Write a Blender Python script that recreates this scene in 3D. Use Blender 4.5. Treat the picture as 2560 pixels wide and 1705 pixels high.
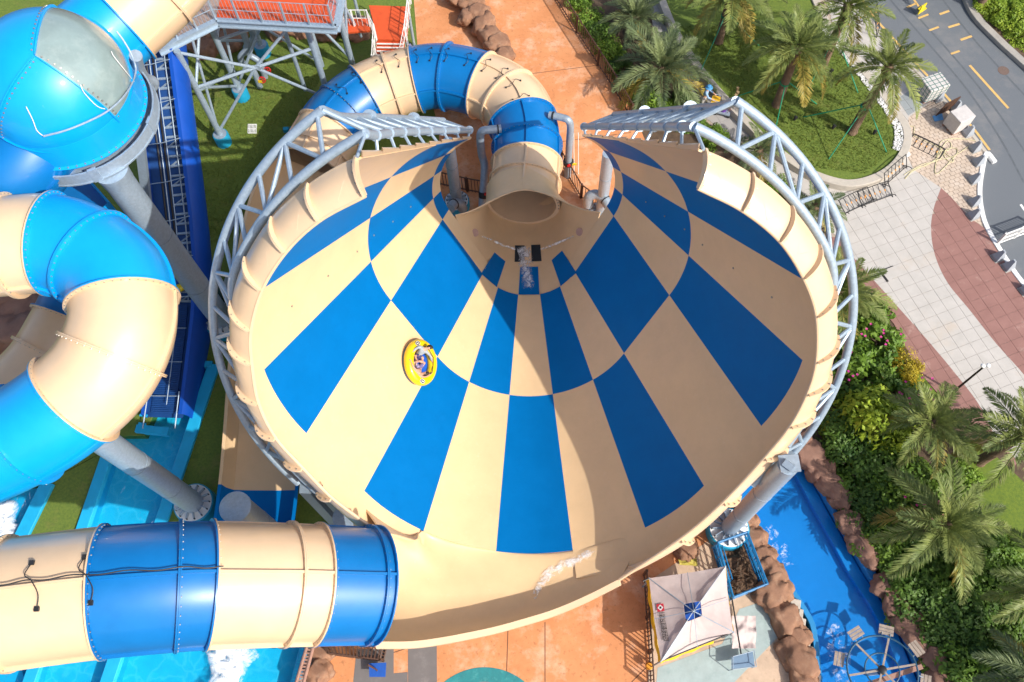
import bpy, bmesh, math, random
import numpy as np
from mathutils import Vector, Matrix
random.seed(7); rng = np.random.default_rng(7)
scene = bpy.context.scene
col = scene.collection
for o in list(bpy.data.objects): bpy.data.objects.remove(o)

# ------------------------------------------------------------------ camera, sky, sun, exposure
H = 36.75                      # drone height above the ground, metres
F, TH, RO = 2169.916, 0.4283416, 0.0529860    # focal length in photo pixels, tilt from straight down, roll
_f = np.array([0, math.sin(TH), -math.cos(TH)]); _u = np.array([0, math.cos(TH), math.sin(TH)]); _r = np.array([1., 0, 0])
FW = _f; UP = math.cos(RO)*_u + math.sin(RO)*_r; RT = math.cos(RO)*_r - math.sin(RO)*_u
cd = bpy.data.cameras.new('camera'); cam = bpy.data.objects.new('camera', cd); col.objects.link(cam)
cd.sensor_width = 36; cd.lens = F/2560*36; cd.clip_end = 2000; cd.clip_start = 0.5
M = Matrix(((RT[0], UP[0], -FW[0], 0), (RT[1], UP[1], -FW[1], 0), (RT[2], UP[2], -FW[2], H), (0, 0, 0, 1)))
cam.matrix_world = M
scene.camera = cam
SUN_AZ, SUN_EL = math.radians(-40), math.radians(41)       # direction to the sun, measured from +X
w = bpy.data.worlds.new('World'); scene.world = w; w.use_nodes = True
nt = w.node_tree; nt.nodes.clear()
bg = nt.nodes.new('ShaderNodeBackground'); sk = nt.nodes.new('ShaderNodeTexSky'); wo = nt.nodes.new('ShaderNodeOutputWorld')
sk.sky_type = 'NISHITA'; sk.sun_disc = False; sk.sun_elevation = SUN_EL; sk.sun_rotation = math.pi/2 - SUN_AZ
sk.air_density = 0.9; sk.dust_density = 3.0; sk.ozone_density = 0.4
bg.inputs['Strength'].default_value = 0.15
nt.links.new(sk.outputs[0], bg.inputs[0]); nt.links.new(bg.outputs[0], wo.inputs[0])
sl = bpy.data.lights.new('sun', 'SUN'); sl.energy = 3.7; sl.angle = math.radians(0.5); sl.color = (1.0, 0.95, 0.87)
so = bpy.data.objects.new('sun', sl); col.objects.link(so); so.location = (30, -25, 40)
so.rotation_euler = Vector((math.cos(SUN_EL)*math.cos(SUN_AZ), math.cos(SUN_EL)*math.sin(SUN_AZ), math.sin(SUN_EL))).to_track_quat('Z', 'Y').to_euler()
scene.view_settings.view_transform = 'Standard'; scene.view_settings.look = 'None'
scene.view_settings.exposure = 0.36; scene.view_settings.gamma = 1.0; scene.view_settings.use_curve_mapping = False
scene.render.engine = 'CYCLES'
scene.cycles.max_bounces = 8; scene.cycles.transparent_max_bounces = 16

# ------------------------------------------------------------------ helpers
Q = 2560/2354                  # pixel readings below were taken on a 2354 px wide copy of the photo
def ray(x, y):
    return FW + RT*((x*Q-1280)/F) - UP*((y*Q-852.5)/F)
def at(x, y, z=0.0):
    d = ray(x, y); t = (z-H)/d[2]; return np.array([0, 0, H]) + d*t
def onplane(x, y, P0, n):
    d = ray(x, y); c = np.array([0, 0, H]); return c + d*(((P0-c)@n)/(d@n))
def ats(pts, z=0.0): return [at(x, y, z) for x, y in pts]
def zon(B, x, y):              # height on the vertical through B seen at pixel x,y
    d = ray(x, y); a = d[:2]; return H + (B[0]*a[0]+B[1]*a[1])/(a@a)*d[2]
def vz(B, z): return np.array([B[0], B[1], z])
def A(*v): return np.array(v, float)
def unit(v): v = np.asarray(v, float); return v/(np.linalg.norm(v)+1e-12)
def catmull(pts, n=8, closed=False):
    P = [np.asarray(p, float) for p in pts]; out = []
    m = len(P); segs = m if closed else m-1
    for i in range(segs):
        p1, p2 = P[i], P[(i+1) % m]
        p0 = P[i-1] if (closed or i > 0) else 2*p1-p2
        p3 = P[(i+2) % m] if (closed or i+2 < m) else 2*p2-p1
        for j in range(n):
            t = j/n
            out.append(0.5*((2*p1)+(-p0+p2)*t+(2*p0-5*p1+4*p2-p3)*t*t+(-p0+3*p1-3*p2+p3)*t**3))
    if not closed: out.append(P[-1])
    return out
def resample(pts, n):
    P = np.array(pts, float); L = np.r_[0, np.cumsum(np.linalg.norm(np.diff(P, axis=0), axis=1))]
    s = np.linspace(0, L[-1], n); return [np.array([np.interp(v, L, P[:, j]) for j in range(P.shape[1])]) for v in s]
def frames(P):
    P = [np.asarray(p, float) for p in P]; T = []
    for i in range(len(P)):
        T.append(unit(P[min(i+1, len(P)-1)]-P[max(i-1, 0)]))
    r = A(0, 0, 1) if abs(T[0][2]) < .9 else A(0, 1, 0)
    n = unit(np.cross(np.cross(T[0], r), T[0])); N = [n]
    for i in range(1, len(P)):
        n = N[-1]-T[i]*(N[-1]@T[i]); N.append(unit(n))
    return T, N, [np.cross(t, n) for t, n in zip(T, N)]
class MB:
    def __init__(s): s.v = []; s.f = []; s.m = []
    def add(s, vs, fs, mi=0):
        b = len(s.v); s.v += [tuple(map(float, v)) for v in vs]; s.f += [tuple(i+b for i in f) for f in fs]; s.m += [mi]*len(fs); return s
    def grid(s, rows, mi=0, closed=False, flip=False):
        n = len(rows[0]); vs = [p for r in rows for p in r]; fs = []
        for i in range(len(rows)-1):
            for j in range(n if closed else n-1):
                k = (j+1) % n; f = (i*n+j, i*n+k, (i+1)*n+k, (i+1)*n+j); fs.append(f[::-1] if flip else f)
        return s.add(vs, fs, mi)
    def tube(s, P, r, n=8, caps=True, mi=0, a0=0, a1=None, fixed=False):
        P = [np.asarray(p, float) for p in P]
        T, N, B = frames(P); R = r if hasattr(r, '__len__') else [r]*len(P)
        rows = []
        if a1 is None: an = [2*math.pi*j/n for j in range(n)]
        else: an = [a0+(a1-a0)*j/n for j in range(n+1)]
        for i, p in enumerate(P):
            if fixed:
                bb = unit(np.cross(T[i], A(0, 0, 1))); nn = np.cross(bb, T[i])
            else: nn, bb = N[i], B[i]
            rows.append([p+R[i]*(math.cos(a)*nn+math.sin(a)*bb) for a in an])
        s.grid(rows, mi, closed=a1 is None)
        if caps and a1 is None:
            b = len(s.v)-len(P)*n
            s.f.append(tuple(range(b, b+n))[::-1]); s.f.append(tuple(range(b+(len(P)-1)*n, b+len(P)*n))); s.m += [mi]*2
        return s
    def box(s, c, size, rz=0, mi=0, R=None):
        x, y, z = [d/2 for d in size]; vs = []
        c = np.asarray(c, float)
        Rm = R if R is not None else np.array([[math.cos(rz), -math.sin(rz), 0], [math.sin(rz), math.cos(rz), 0], [0, 0, 1]])
        for k in (-z, z):
            for a, b in ((-x, -y), (x, -y), (x, y), (-x, y)): vs.append(c+Rm@A(a, b, k))
        return s.add(vs, [(3, 2, 1, 0), (4, 5, 6, 7), (0, 1, 5, 4), (1, 2, 6, 5), (2, 3, 7, 6), (3, 0, 4, 7)], mi)
    def beam(s, a, b, wd, ht, up=(0, 0, 1), mi=0):
        a = np.asarray(a, float); b = np.asarray(b, float); d = unit(b-a); upv = np.asarray(up, float)
        if abs(d@upv) > .95: upv = A(0, 1, 0)
        sx = unit(np.cross(d, upv)); uz = np.cross(sx, d)
        return s.box((a+b)/2, (wd, np.linalg.norm(b-a), ht), R=np.array([sx, d, uz]).T, mi=mi)
    def prism(s, poly, z0, z1, mi=0, mside=None):
        n = len(poly); P = [(p[0], p[1]) for p in poly]
        ar = sum(P[i][0]*P[(i+1) % n][1]-P[(i+1) % n][0]*P[i][1] for i in range(n))
        if ar < 0: P = P[::-1]
        vs = [(x, y, z0) for x, y in P]+[(x, y, z1) for x, y in P]
        s.add(vs, [tuple(range(n, 2*n))], mi)
        b = len(s.v)-2*n
        for i in range(n):
            j = (i+1) % n; s.f.append((b+i, b+j, b+n+j, b+n+i)); s.m.append(mi if mside is None else mside)
        return s
    def lathe(s, c, prof, n=16, axis=(0, 0, 1), mi=0, cap=True):
        c = np.asarray(c, float); ax = unit(axis); e = unit(np.cross(ax, A(1, 0, 0) if abs(ax[0]) < .8 else A(0, 1, 0))); f = np.cross(ax, e)
        rows = [[c+ax*h+r*(math.cos(2*math.pi*j/n)*e+math.sin(2*math.pi*j/n)*f) for j in range(n)] for r, h in prof]
        s.grid(rows, mi, closed=True)
        if cap:
            b = len(s.v)-len(rows)*n
            s.f.append(tuple(range(b, b+n))[::-1]); s.f.append(tuple(range(b+(len(rows)-1)*n, b+len(rows)*n))); s.m += [mi]*2
        return s
    def mesh(s, name, mats, smooth=True, angle=40):
        me = bpy.data.meshes.new(name); me.from_pydata(s.v, [], s.f); me.validate()
        for m in (mats if isinstance(mats, (list, tuple)) else [mats]): me.materials.append(m)
        if len(s.m) == len(me.polygons): me.polygons.foreach_set('material_index', s.m)
        if smooth:
            me.polygons.foreach_set('use_smooth', [True]*len(me.polygons)); me.set_sharp_from_angle(angle=math.radians(angle))
        me.update(); return me
    def build(s, name, mats, parent=None, smooth=True, angle=40, loc=None):
        return link(name, s.mesh(name, mats, smooth, angle), parent, loc)
def link(name, me, parent=None, loc=None):
    o = bpy.data.objects.new(name, me); col.objects.link(o)
    if parent is not None:
        o.parent = parent
        o.matrix_parent_inverse = Matrix.Translation(-base_of(parent))
    if loc is not None: o.location = loc
    return o
_base = {}
def base_of(o): return _base.get(o.name, Vector((0, 0, 0)))
def tag(o, label, cat=None, group=None, kind=None):
    if label: o['label'] = label
    if cat: o['category'] = cat
    if group: o['group'] = group
    if kind: o['kind'] = kind
    return o
def thing(name, label, cat, loc=(0, 0, 0), group=None, rz=0):
    o = bpy.data.objects.new(name, None); col.objects.link(o); o.empty_display_size = .3
    o.location = loc; o.rotation_euler = (0, 0, rz); _base[o.name] = Vector(loc)
    return tag(o, label, cat, group)
def struct(o): o['kind'] = 'structure'; return o
def thicken(o, t, off=-1.0):
    m = o.modifiers.new('thickness', 'SOLIDIFY'); m.thickness = t; m.offset = off; e = o.modifiers.new('crisp edges', 'EDGE_SPLIT'); e.split_angle = math.radians(50); return o
def bevel(o, wd, seg=2):
    m = o.modifiers.new('bevel', 'BEVEL'); m.width = wd; m.segments = seg; m.limit_method = 'ANGLE'; m.angle_limit = math.radians(40); return o
def copy_thing(src, loc, rz=None, label=None, scale=None):
    r = src.copy(); col.objects.link(r); r.location = loc
    if rz is not None: r.rotation_euler = (0, 0, rz)
    if scale is not None: r.scale = (scale,)*3 if not hasattr(scale, '__len__') else scale
    if label: r['label'] = label
    for ch in list(src.children):
        c = ch.copy(); col.objects.link(c); c.parent = r
        for g in ch.children:
            d = g.copy(); col.objects.link(d); d.parent = c
    return r

# ------------------------------------------------------------------ materials
def mat(name, rgb, rough=.5, var=.12, scale=6.0, bump=0.0, bscale=60.0, metal=0.0, coat=0.0, rgb2=None, spec=.5, detail=6, stretch=None, sat=None):
    m = bpy.data.materials.new(name); m.use_nodes = True; n = m.node_tree; N = n.nodes; L = n.links
    b = N['Principled BSDF']; b.inputs['Roughness'].default_value = rough; b.inputs['Metallic'].default_value = metal
    b.inputs['Coat Weight'].default_value = coat; b.inputs['Coat Roughness'].default_value = .08; b.inputs['Specular IOR Level'].default_value = spec
    tc = N.new('ShaderNodeTexCoord'); src = tc.outputs['Object']
    if stretch:
        mp = N.new('ShaderNodeMapping'); mp.inputs['Scale'].default_value = stretch; L.new(src, mp.inputs[0]); src = mp.outputs[0]
    nz = N.new('ShaderNodeTexNoise'); nz.inputs['Scale'].default_value = scale; nz.inputs['Detail'].default_value = detail; nz.inputs['Roughness'].default_value = .65
    L.new(src, nz.inputs['Vector'])
    cr = N.new('ShaderNodeValToRGB'); L.new(nz.outputs['Fac'], cr.inputs[0])
    c2 = rgb2 if rgb2 else tuple(c*(1-var) for c in rgb); c1 = rgb if rgb2 else tuple(min(1, c*(1+var*.6)) for c in rgb)
    cr.color_ramp.elements[0].position = .32; cr.color_ramp.elements[1].position = .68
    cr.color_ramp.elements[0].color = (*c2, 1); cr.color_ramp.elements[1].color = (*c1, 1)
    L.new(cr.outputs[0], b.inputs['Base Color'])
    if bump:
        nb = N.new('ShaderNodeTexNoise'); nb.inputs['Scale'].default_value = bscale; nb.inputs['Detail'].default_value = 5; L.new(src, nb.inputs['Vector'])
        bp = N.new('ShaderNodeBump'); bp.inputs['Strength'].default_value = bump; bp.inputs['Distance'].default_value = .02; L.new(nb.outputs['Fac'], bp.inputs['Height']); L.new(bp.outputs[0], b.inputs['Normal'])
    rr = N.new('ShaderNodeMapRange'); rr.inputs[3].default_value = rough*.8; rr.inputs[4].default_value = min(1, rough*1.25); L.new(nz.outputs['Fac'], rr.inputs[0]); L.new(rr.outputs[0], b.inputs['Roughness'])
    return m
def nodes(m): return m.node_tree.nodes, m.node_tree.links, m.node_tree.nodes['Principled BSDF']
def layer(m, rgb, scale, lo, hi, amount=1.0, detail=8, seed=0.0, stretch=None, vor=False):
    """mix a stain colour into a material's base colour by a thresholded noise"""
    N, L, b = nodes(m); old = b.inputs['Base Color'].links[0].from_socket
    tc = N.new('ShaderNodeTexCoord'); mp = N.new('ShaderNodeMapping'); mp.inputs['Location'].default_value = (seed, seed*.7, seed*.3)
    if stretch: mp.inputs['Scale'].default_value = stretch
    L.new(tc.outputs['Object'], mp.inputs[0])
    nz = N.new('ShaderNodeTexNoise'); nz.inputs['Scale'].default_value = scale; nz.inputs['Detail'].default_value = detail; nz.inputs['Roughness'].default_value = .7; L.new(mp.outputs[0], nz.inputs['Vector'])
    mr = N.new('ShaderNodeMapRange'); mr.inputs[1].default_value = lo; mr.inputs[2].default_value = hi; mr.inputs[4].default_value = amount; L.new(nz.outputs['Fac'], mr.inputs[0])
    mx = N.new('ShaderNodeMix'); mx.data_type = 'RGBA'; L.new(mr.outputs[0], mx.inputs[0]); L.new(old, mx.inputs[6]); mx.inputs[7].default_value = (*rgb, 1)
    L.new(mx.outputs[2], b.inputs['Base Color']); return m
def watermat(name, tint, tdens=.75, scale=1.2, bump=.35, rough=.03, stretch=None):
    m = bpy.data.materials.new(name); m.use_nodes = True; N = m.node_tree.nodes; L = m.node_tree.links; N.clear()
    out = N.new('ShaderNodeOutputMaterial'); tr = N.new('ShaderNodeBsdfTransparent'); tr.inputs[0].default_value = (*tint, 1)
    gl = N.new('ShaderNodeBsdfGlossy'); gl.inputs['Roughness'].default_value = rough
    fr = N.new('ShaderNodeFresnel'); fr.inputs[0].default_value = 1.33; mx = N.new('ShaderNodeMixShader')
    tc = N.new('ShaderNodeTexCoord'); src = tc.outputs['Object']
    if stretch:
        mp = N.new('ShaderNodeMapping'); mp.inputs['Scale'].default_value = stretch; L.new(src, mp.inputs[0]); src = mp.outputs[0]
    nz = N.new('ShaderNodeTexNoise'); nz.inputs['Scale'].default_value = scale; nz.inputs['Detail'].default_value = 4; nz.inputs['Distortion'].default_value = 1.2; L.new(src, nz.inputs['Vector'])
    bp = N.new('ShaderNodeBump'); bp.inputs['Strength'].default_value = bump; bp.inputs['Distance'].default_value = .12; L.new(nz.outputs['Fac'], bp.inputs['Height'])
    L.new(bp.outputs[0], gl.inputs['Normal']); L.new(bp.outputs[0], fr.inputs['Normal'])
    L.new(fr.outputs[0], mx.inputs[0]); L.new(tr.outputs[0], mx.inputs[1]); L.new(gl.outputs[0], mx.inputs[2]); L.new(mx.outputs[0], out.inputs[0])
    return m
def foammat(name, scale=3.0, lo=.46, hi=.6, stretch=None, op=.95):
    m = bpy.data.materials.new(name); m.use_nodes = True; N, L, b = nodes(m)
    b.inputs['Base Color'].default_value = (.86, .9, .93, 1); b.inputs['Roughness'].default_value = .6
    tc = N.new('ShaderNodeTexCoord'); mp = N.new('ShaderNodeMapping'); L.new(tc.outputs['Object'], mp.inputs[0])
    if stretch: mp.inputs['Scale'].default_value = stretch
    nz = N.new('ShaderNodeTexNoise'); nz.inputs['Scale'].default_value = scale; nz.inputs['Detail'].default_value = 9; nz.inputs['Roughness'].default_value = .68; nz.inputs['Distortion'].default_value = .8; L.new(mp.outputs[0], nz.inputs['Vector'])
    at_ = N.new('ShaderNodeAttribute'); at_.attribute_name = 'edge'
    ad = N.new('ShaderNodeMath'); ad.operation = 'MULTIPLY'; L.new(nz.outputs['Fac'], ad.inputs[0]); L.new(at_.outputs['Fac'], ad.inputs[1])
    mr = N.new('ShaderNodeMapRange'); mr.inputs[1].default_value = lo; mr.inputs[2].default_value = hi; mr.inputs[4].default_value = op; L.new(ad.outputs[0], mr.inputs[0]); L.new(mr.outputs[0], b.inputs['Alpha'])
    bp = N.new('ShaderNodeBump'); bp.inputs['Strength'].default_value = .5; bp.inputs['Distance'].default_value = .05; L.new(nz.outputs['Fac'], bp.inputs['Height']); L.new(bp.outputs[0], b.inputs['Normal'])
    return m
MT = {}
MT['tan'] = mat('tan_gelcoat', (.735, .53, .335), .34, .05, 1.2, .04, 90, coat=.35)
MT['tan_in'] = layer(mat('tan_gelcoat_worn', (.745, .52, .295), .42, .05, .8, .05, 120, coat=.08, spec=.35), (.66, .46, .255), 1.6, .5, .75, .45, seed=3)
MT['blue'] = mat('blue_gelcoat', (.0, .155, .45), .36, .07, 1.0, .04, 90, coat=.25)
MT['blue_in'] = layer(mat('blue_gelcoat_worn', (.0, .138, .41), .45, .06, .9, .05, 120, coat=.0, spec=.08), (.004, .15, .45), 2.2, .58, .8, .5, seed=5)
layer(MT['tan_in'], (.76, .62, .46), 5.5, .58, .78, .35, seed=14); layer(MT['tan_in'], (.52, .37, .22), 16, .62, .8, .3, seed=21)
layer(MT['blue_in'], (.015, .19, .48), 9, .62, .82, .35, seed=17); layer(MT['blue_in'], (.0, .095, .33), 3.5, .55, .8, .35, seed=23)
layer(MT['tan'], (.60, .43, .27), 2.4, .6, .8, .4, seed=31); layer(MT['tan'], (.78, .64, .48), 7, .62, .8, .35, seed=33); layer(MT['blue'], (.02, .20, .50), 5, .64, .82, .35, seed=35); layer(MT['blue'], (.0, .105, .36), 2, .55, .8, .35, seed=37)
MT['cyan'] = layer(mat('light_blue_gelcoat', (.0, .345, .80), .4, .06, 1.0, .04, 90, coat=.25), (.25, .55, .72), 3.0, .66, .8, .6, seed=8)
MT['steel'] = layer(mat('galvanised_steel', (.37, .47, .57), .42, .14, 9, .03, 40, metal=.35), (.56, .62, .68), 14, .52, .7, .5, seed=2)  # bluish tint in the base colour stands in for reflected sky
MT['steeld'] = mat('galvanised_steel_dull', (.31, .38, .45), .5, .15, 7, .03, 40, metal=.3)
MT['black'] = mat('black_rubber', (.02, .02, .022), .5, .2)
MT['bolt'] = mat('zinc_bolt', (.36, .34, .31), .4, .1, metal=.6)
MT['foot'] = mat('light_blue_footing_paint', (.01, .30, .50), .5, .1, 4)
MT['white'] = mat('white_paint', (.78, .78, .76), .5, .06)
MT['seam'] = mat('pale_sealant', (.22, .42, .62), .5, .1)
MT['seamt'] = mat('tan_sealant', (.62, .47, .31), .5, .1)
# ------------------------------------------------------------------ the funnel: ruled surface fitted to the photo (k = sector, t = along the funnel, 0 throat, 1 wide end)
S = 0.7812
DL, DS, TAU, YAW, X0 = 0.41975, 0.41960, 0.505846, -0.038714, 1.128475
RA = (23.214423, -44.702637, 3.095367, 4.079566, 3.275921)      # y, z, bottom radius, strip width, side radius at the throat
RC = (8.076391, -42.678618, 8.976341, 4.136183, 9.0)            # the same at the wide end
TB = 0.434383
def prof(k, rb, wd, rs):
    a = abs(k); sg = 1 if k >= 0 else -1; p1 = DL*2.5
    if a <= 2.5: x = rb*math.sin(DL*a); z = rb*(1-math.cos(DL*a))
    else:
        t = min(a-2.5, 1); x = rb*math.sin(p1)+t*wd*math.cos(p1); z = rb*(1-math.cos(p1))+t*wd*math.sin(p1)
        if a > 3.5:
            u = p1+DS*(a-3.5); x += rs*(math.sin(u)-math.sin(p1)); z += rs*(math.cos(p1)-math.cos(u))
    return x*sg, z
def FS(t, k):
    xa, za = prof(k, *RA[2:]); xc, zc = prof(k, *RC[2:])
    x = xa+(xc-xa)*t; z = za+(zc-za)*t; y0 = RA[0]+(RC[0]-RA[0])*t; z0 = RA[1]+(RC[1]-RA[1])*t
    X = (x, y0+z*math.sin(TAU), z0+z*math.cos(TAU)); c, s = math.cos(YAW), math.sin(YAW); dy = X[1]-RA[0]
    return A((X0+c*X[0]-s*dy)*S, (RA[0]+s*X[0]+c*dy)*S, X[2]*S+H)
def FN(t, k):                     # normal towards the inside
    return unit(np.cross(FS(t+1e-3, k)-FS(t, k), FS(t, k+1e-3)-FS(t, k)))
def ringplane(t):
    P0 = FS(t, 0); ex = unit(FS(t, 1)-FS(t, -1)); eu = FS(t, 4)-P0; eu = unit(eu-ex*(eu@ex)); return P0, ex, eu, np.cross(ex, eu)
KT = 7.6
funnel = thing('funnel_slide', 'giant open funnel water slide checkered in tan and deep blue panels', 'water slide', (0.4, 12, 0))
def panel(k0, k1, t0, t1, m, name='panel', nk=8, nt=8, d=0.0):
    rows = [[FS(t, k)+FN(t, k)*d for k in np.linspace(k0, k1, nk+1)] for t in np.linspace(t0, t1, nt+1)]
    o = MB().grid(rows).build(name, m, funnel); thicken(o, .06, -1.0); return o
kb = [-KT, -6.5, -5.5, -4.5, -3.5, -2.5, -1.5, -.5, .5, 1.5, 2.5, 3.5, 4.5, 5.5, 6.5, KT]
for i in range(len(kb)-1):
    a, b = kb[i], kb[i+1]; mid = (a+b)/2; idx = int(round(abs(mid)))
    outer_blue = idx in (0, 2, 4, 6); inner_blue = idx in (1, 3, 5, 7)
    if abs(mid) > 7: idx = 7; inner_blue = True; outer_blue = False
    panel(a, b, 0, TB, MT['blue_in'] if inner_blue else MT['tan_in'], nk=10)
    panel(a, b, TB, 1, MT['blue_in'] if outer_blue else MT['tan_in'], nk=10)
    if not (-2.5 < mid < 1.0): panel(a, b, 1, 1.092, MT['tan_in'], 'rim_panel', nk=10, nt=2)
    if mid == -2: panel(-2.5, -1.55, 1, 1.078, MT['tan_in'], 'rim_panel', nk=6, nt=2)
    if abs(mid) > 2.9: panel(a, b, -.06, 0, MT['tan_in'] if not (outer_blue and abs(mid) > 3.5) else MT['blue_in'], 'back_panel', nk=10, nt=2)
# throat: joins the funnel to the exit tube
TUBE_R = 1.58
mouth_c = A(.83, 22.25, 3.06); mouth_d = unit(A(-.03, 1, -.02))
def tubepoint(c, d, phi, r=TUBE_R):
    sx = unit(np.cross(d, A(0, 0, 1))); uz = np.cross(sx, d); return c + r*(math.sin(phi)*sx - math.cos(phi)*uz)
n = 96; rows = [[] for _ in range(9)]
for j in range(n+1):
    phi = -math.pi+2*math.pi*j/n; a = abs(phi); sg = 1 if phi >= 0 else -1
    if a < 1.75:
        k = 3.36*(a/1.75)**.95; tt = -.003 if k < 2.5 else -.003-.07*((k-2.5)/.86); o = FS(tt, k*sg)
    else:
        u = (a-1.75)/(math.pi-1.75); e0 = FS(-.073, 3.36*sg); e1 = tubepoint(mouth_c, mouth_d, math.pi, TUBE_R)+A(0, -.42, .16)
        s = u*u*(3-2*u); o = e0*(1-s)+e1*s; o[0] = e0[0]*(1-u)+e1[0]*u
    i_ = tubepoint(mouth_c, mouth_d, phi, TUBE_R*1.06)
    tang = i_-mouth_d*1.0
    for q in range(7):
        u = q/6; p = (1-u)**2*o+2*u*(1-u)*(tang*.5+(o*.5+i_*.5)*.5)+u*u*i_; rows[q].append(p)
    rows[7].append(i_*.97+mouth_c*.03+mouth_d*.35); rows[8].append(i_*.94+mouth_c*.06+mouth_d*.9)
thr = MB().grid(rows).build('throat', MT['tan_in'], funnel); thicken(thr, .05, -1)
# small blue panels, drain grates and water nozzles in the throat
def onray_surface(x, y, t0, k0):
    q = np.array([t0, k0], float)
    for _ in range(40):
        def pr(v):
            X = FS(v[0], v[1])-A(0, 0, H); d = X@FW; return A(1280+F*(X@RT)/d, 852.5-F*(X@UP)/d)
        r = pr(q)-A(x*Q, y*Q); J = np.stack([(pr(q+A(1e-4, 0))-pr(q))/1e-4, (pr(q+A(0, 1e-4))-pr(q))/1e-4], 1)
        q = q-np.clip(np.linalg.solve(J+1e-9*np.eye(2), r), -.2, .2)
    return q
def throatpatch(k0, k1, t0, t1, m, name, d=.02):
    rows = [[FS(t, k)+FN(t, k)*d for k in np.linspace(k0, k1, 7)] for t in np.linspace(t0, t1, 5)]
    o = MB().grid(rows).build(name, m, funnel); thicken(o, .03, -1); return o
for s in (-1, 1):
    # seams
    for (ka, t0, t1) in ((3.0, .0, TB), (2.0, TB, 1), (4.0, TB, 1), (0, TB, 1)):
        if ka == 0 and s > 0: continue
        sm = MB()
        pts = [FS(t, ka*s)+FN(t, ka*s)*.004 for t in np.linspace(t0, t1, 14)]
        T = unit(FS(.5, ka*s+.01)-FS(.5, ka*s))
        sm.grid([[p-T*.017, p+T*.017] for p in pts]); sm.build('seam', MT['seam'], funnel)
    for t_ in (.62, .8):
        pts = [FS(t_, k*s)+FN(t_, k*s)*.004 for k in np.linspace(2.5, 3.5, 8)]
        g = unit(FS(.7, 3*s)-FS(.6, 3*s)); MB().grid([[p-g*.016, p+g*.016] for p in pts]).build('seam', MT['seamt'], funnel)
    for kf in (1, 2, 3, 4, 5, 6):
        for t0, t1, odd in ((.0, TB, 1), (TB, 1.0, 0)):
            bl = (kf % 2 == odd); pts = [FS(t, kf*s)+FN(t, kf*s)*.003 for t in np.linspace(t0, t1, 10)]; Tt = unit(FS(.5, kf*s+.01)-FS(.5, kf*s))
            MB().grid([[p-Tt*.007, p+Tt*.007] for p in pts]).build('seam', MT['seam'] if bl else MT['seamt'], funnel)
    # spray nozzles on the wall
    for k_, ts in ((4.95, (.16, .28, .5, .66, .84)), (5.0, (.4,))):
        for t_ in ts:
            c = FS(t_, k_*s); nn = FN(t_, k_*s); MB().tube([c, c+nn*.09], .035, 6).build('spray_nozzle', MT['bolt'], funnel)

# lips: curled inward panels along the upper rim, with outside flanges
z1 = lambda x, y: ((600+.38259*x)/Q, (300+.38259*y)/Q); z2 = lambda x, y: ((1280+.38259*x)/Q, (300+.38259*y)/Q)
z3 = lambda x, y: ((600+.38259*x)/Q, (850+.38259*y)/Q); z4 = lambda x, y: ((1280+.38259*x)/Q, (850+.38259*y)/Q)
rimL = [z1(820, 493), z1(520, 655), z1(300, 860), z1(145, 1105), z1(70, 1370), z3(75, 150), z3(120, 410), z3(235, 640), z3(410, 835), z3(600, 1030), z3(830, 1205)]
rimR = [z2(1215, 445), z2(1505, 590), z2(1750, 790), z2(1905, 1030), z2(1990, 1280), z4(1990, 140), z4(1930, 350), z4(1820, 560), z4(1650, 770), z4(1380, 1060), z4(1100, 1300), z4(700, 1567)]
TL = 1.15
P0, EX, EU, EN = ringplane(TL); PO0, _, _, _ = ringplane(1.075)
CH = 10.2
def ang(X, P): return math.atan2((X-P)@EX, -((X-P)@EU-CH))
kk = np.linspace(0, KT, 400)
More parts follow.
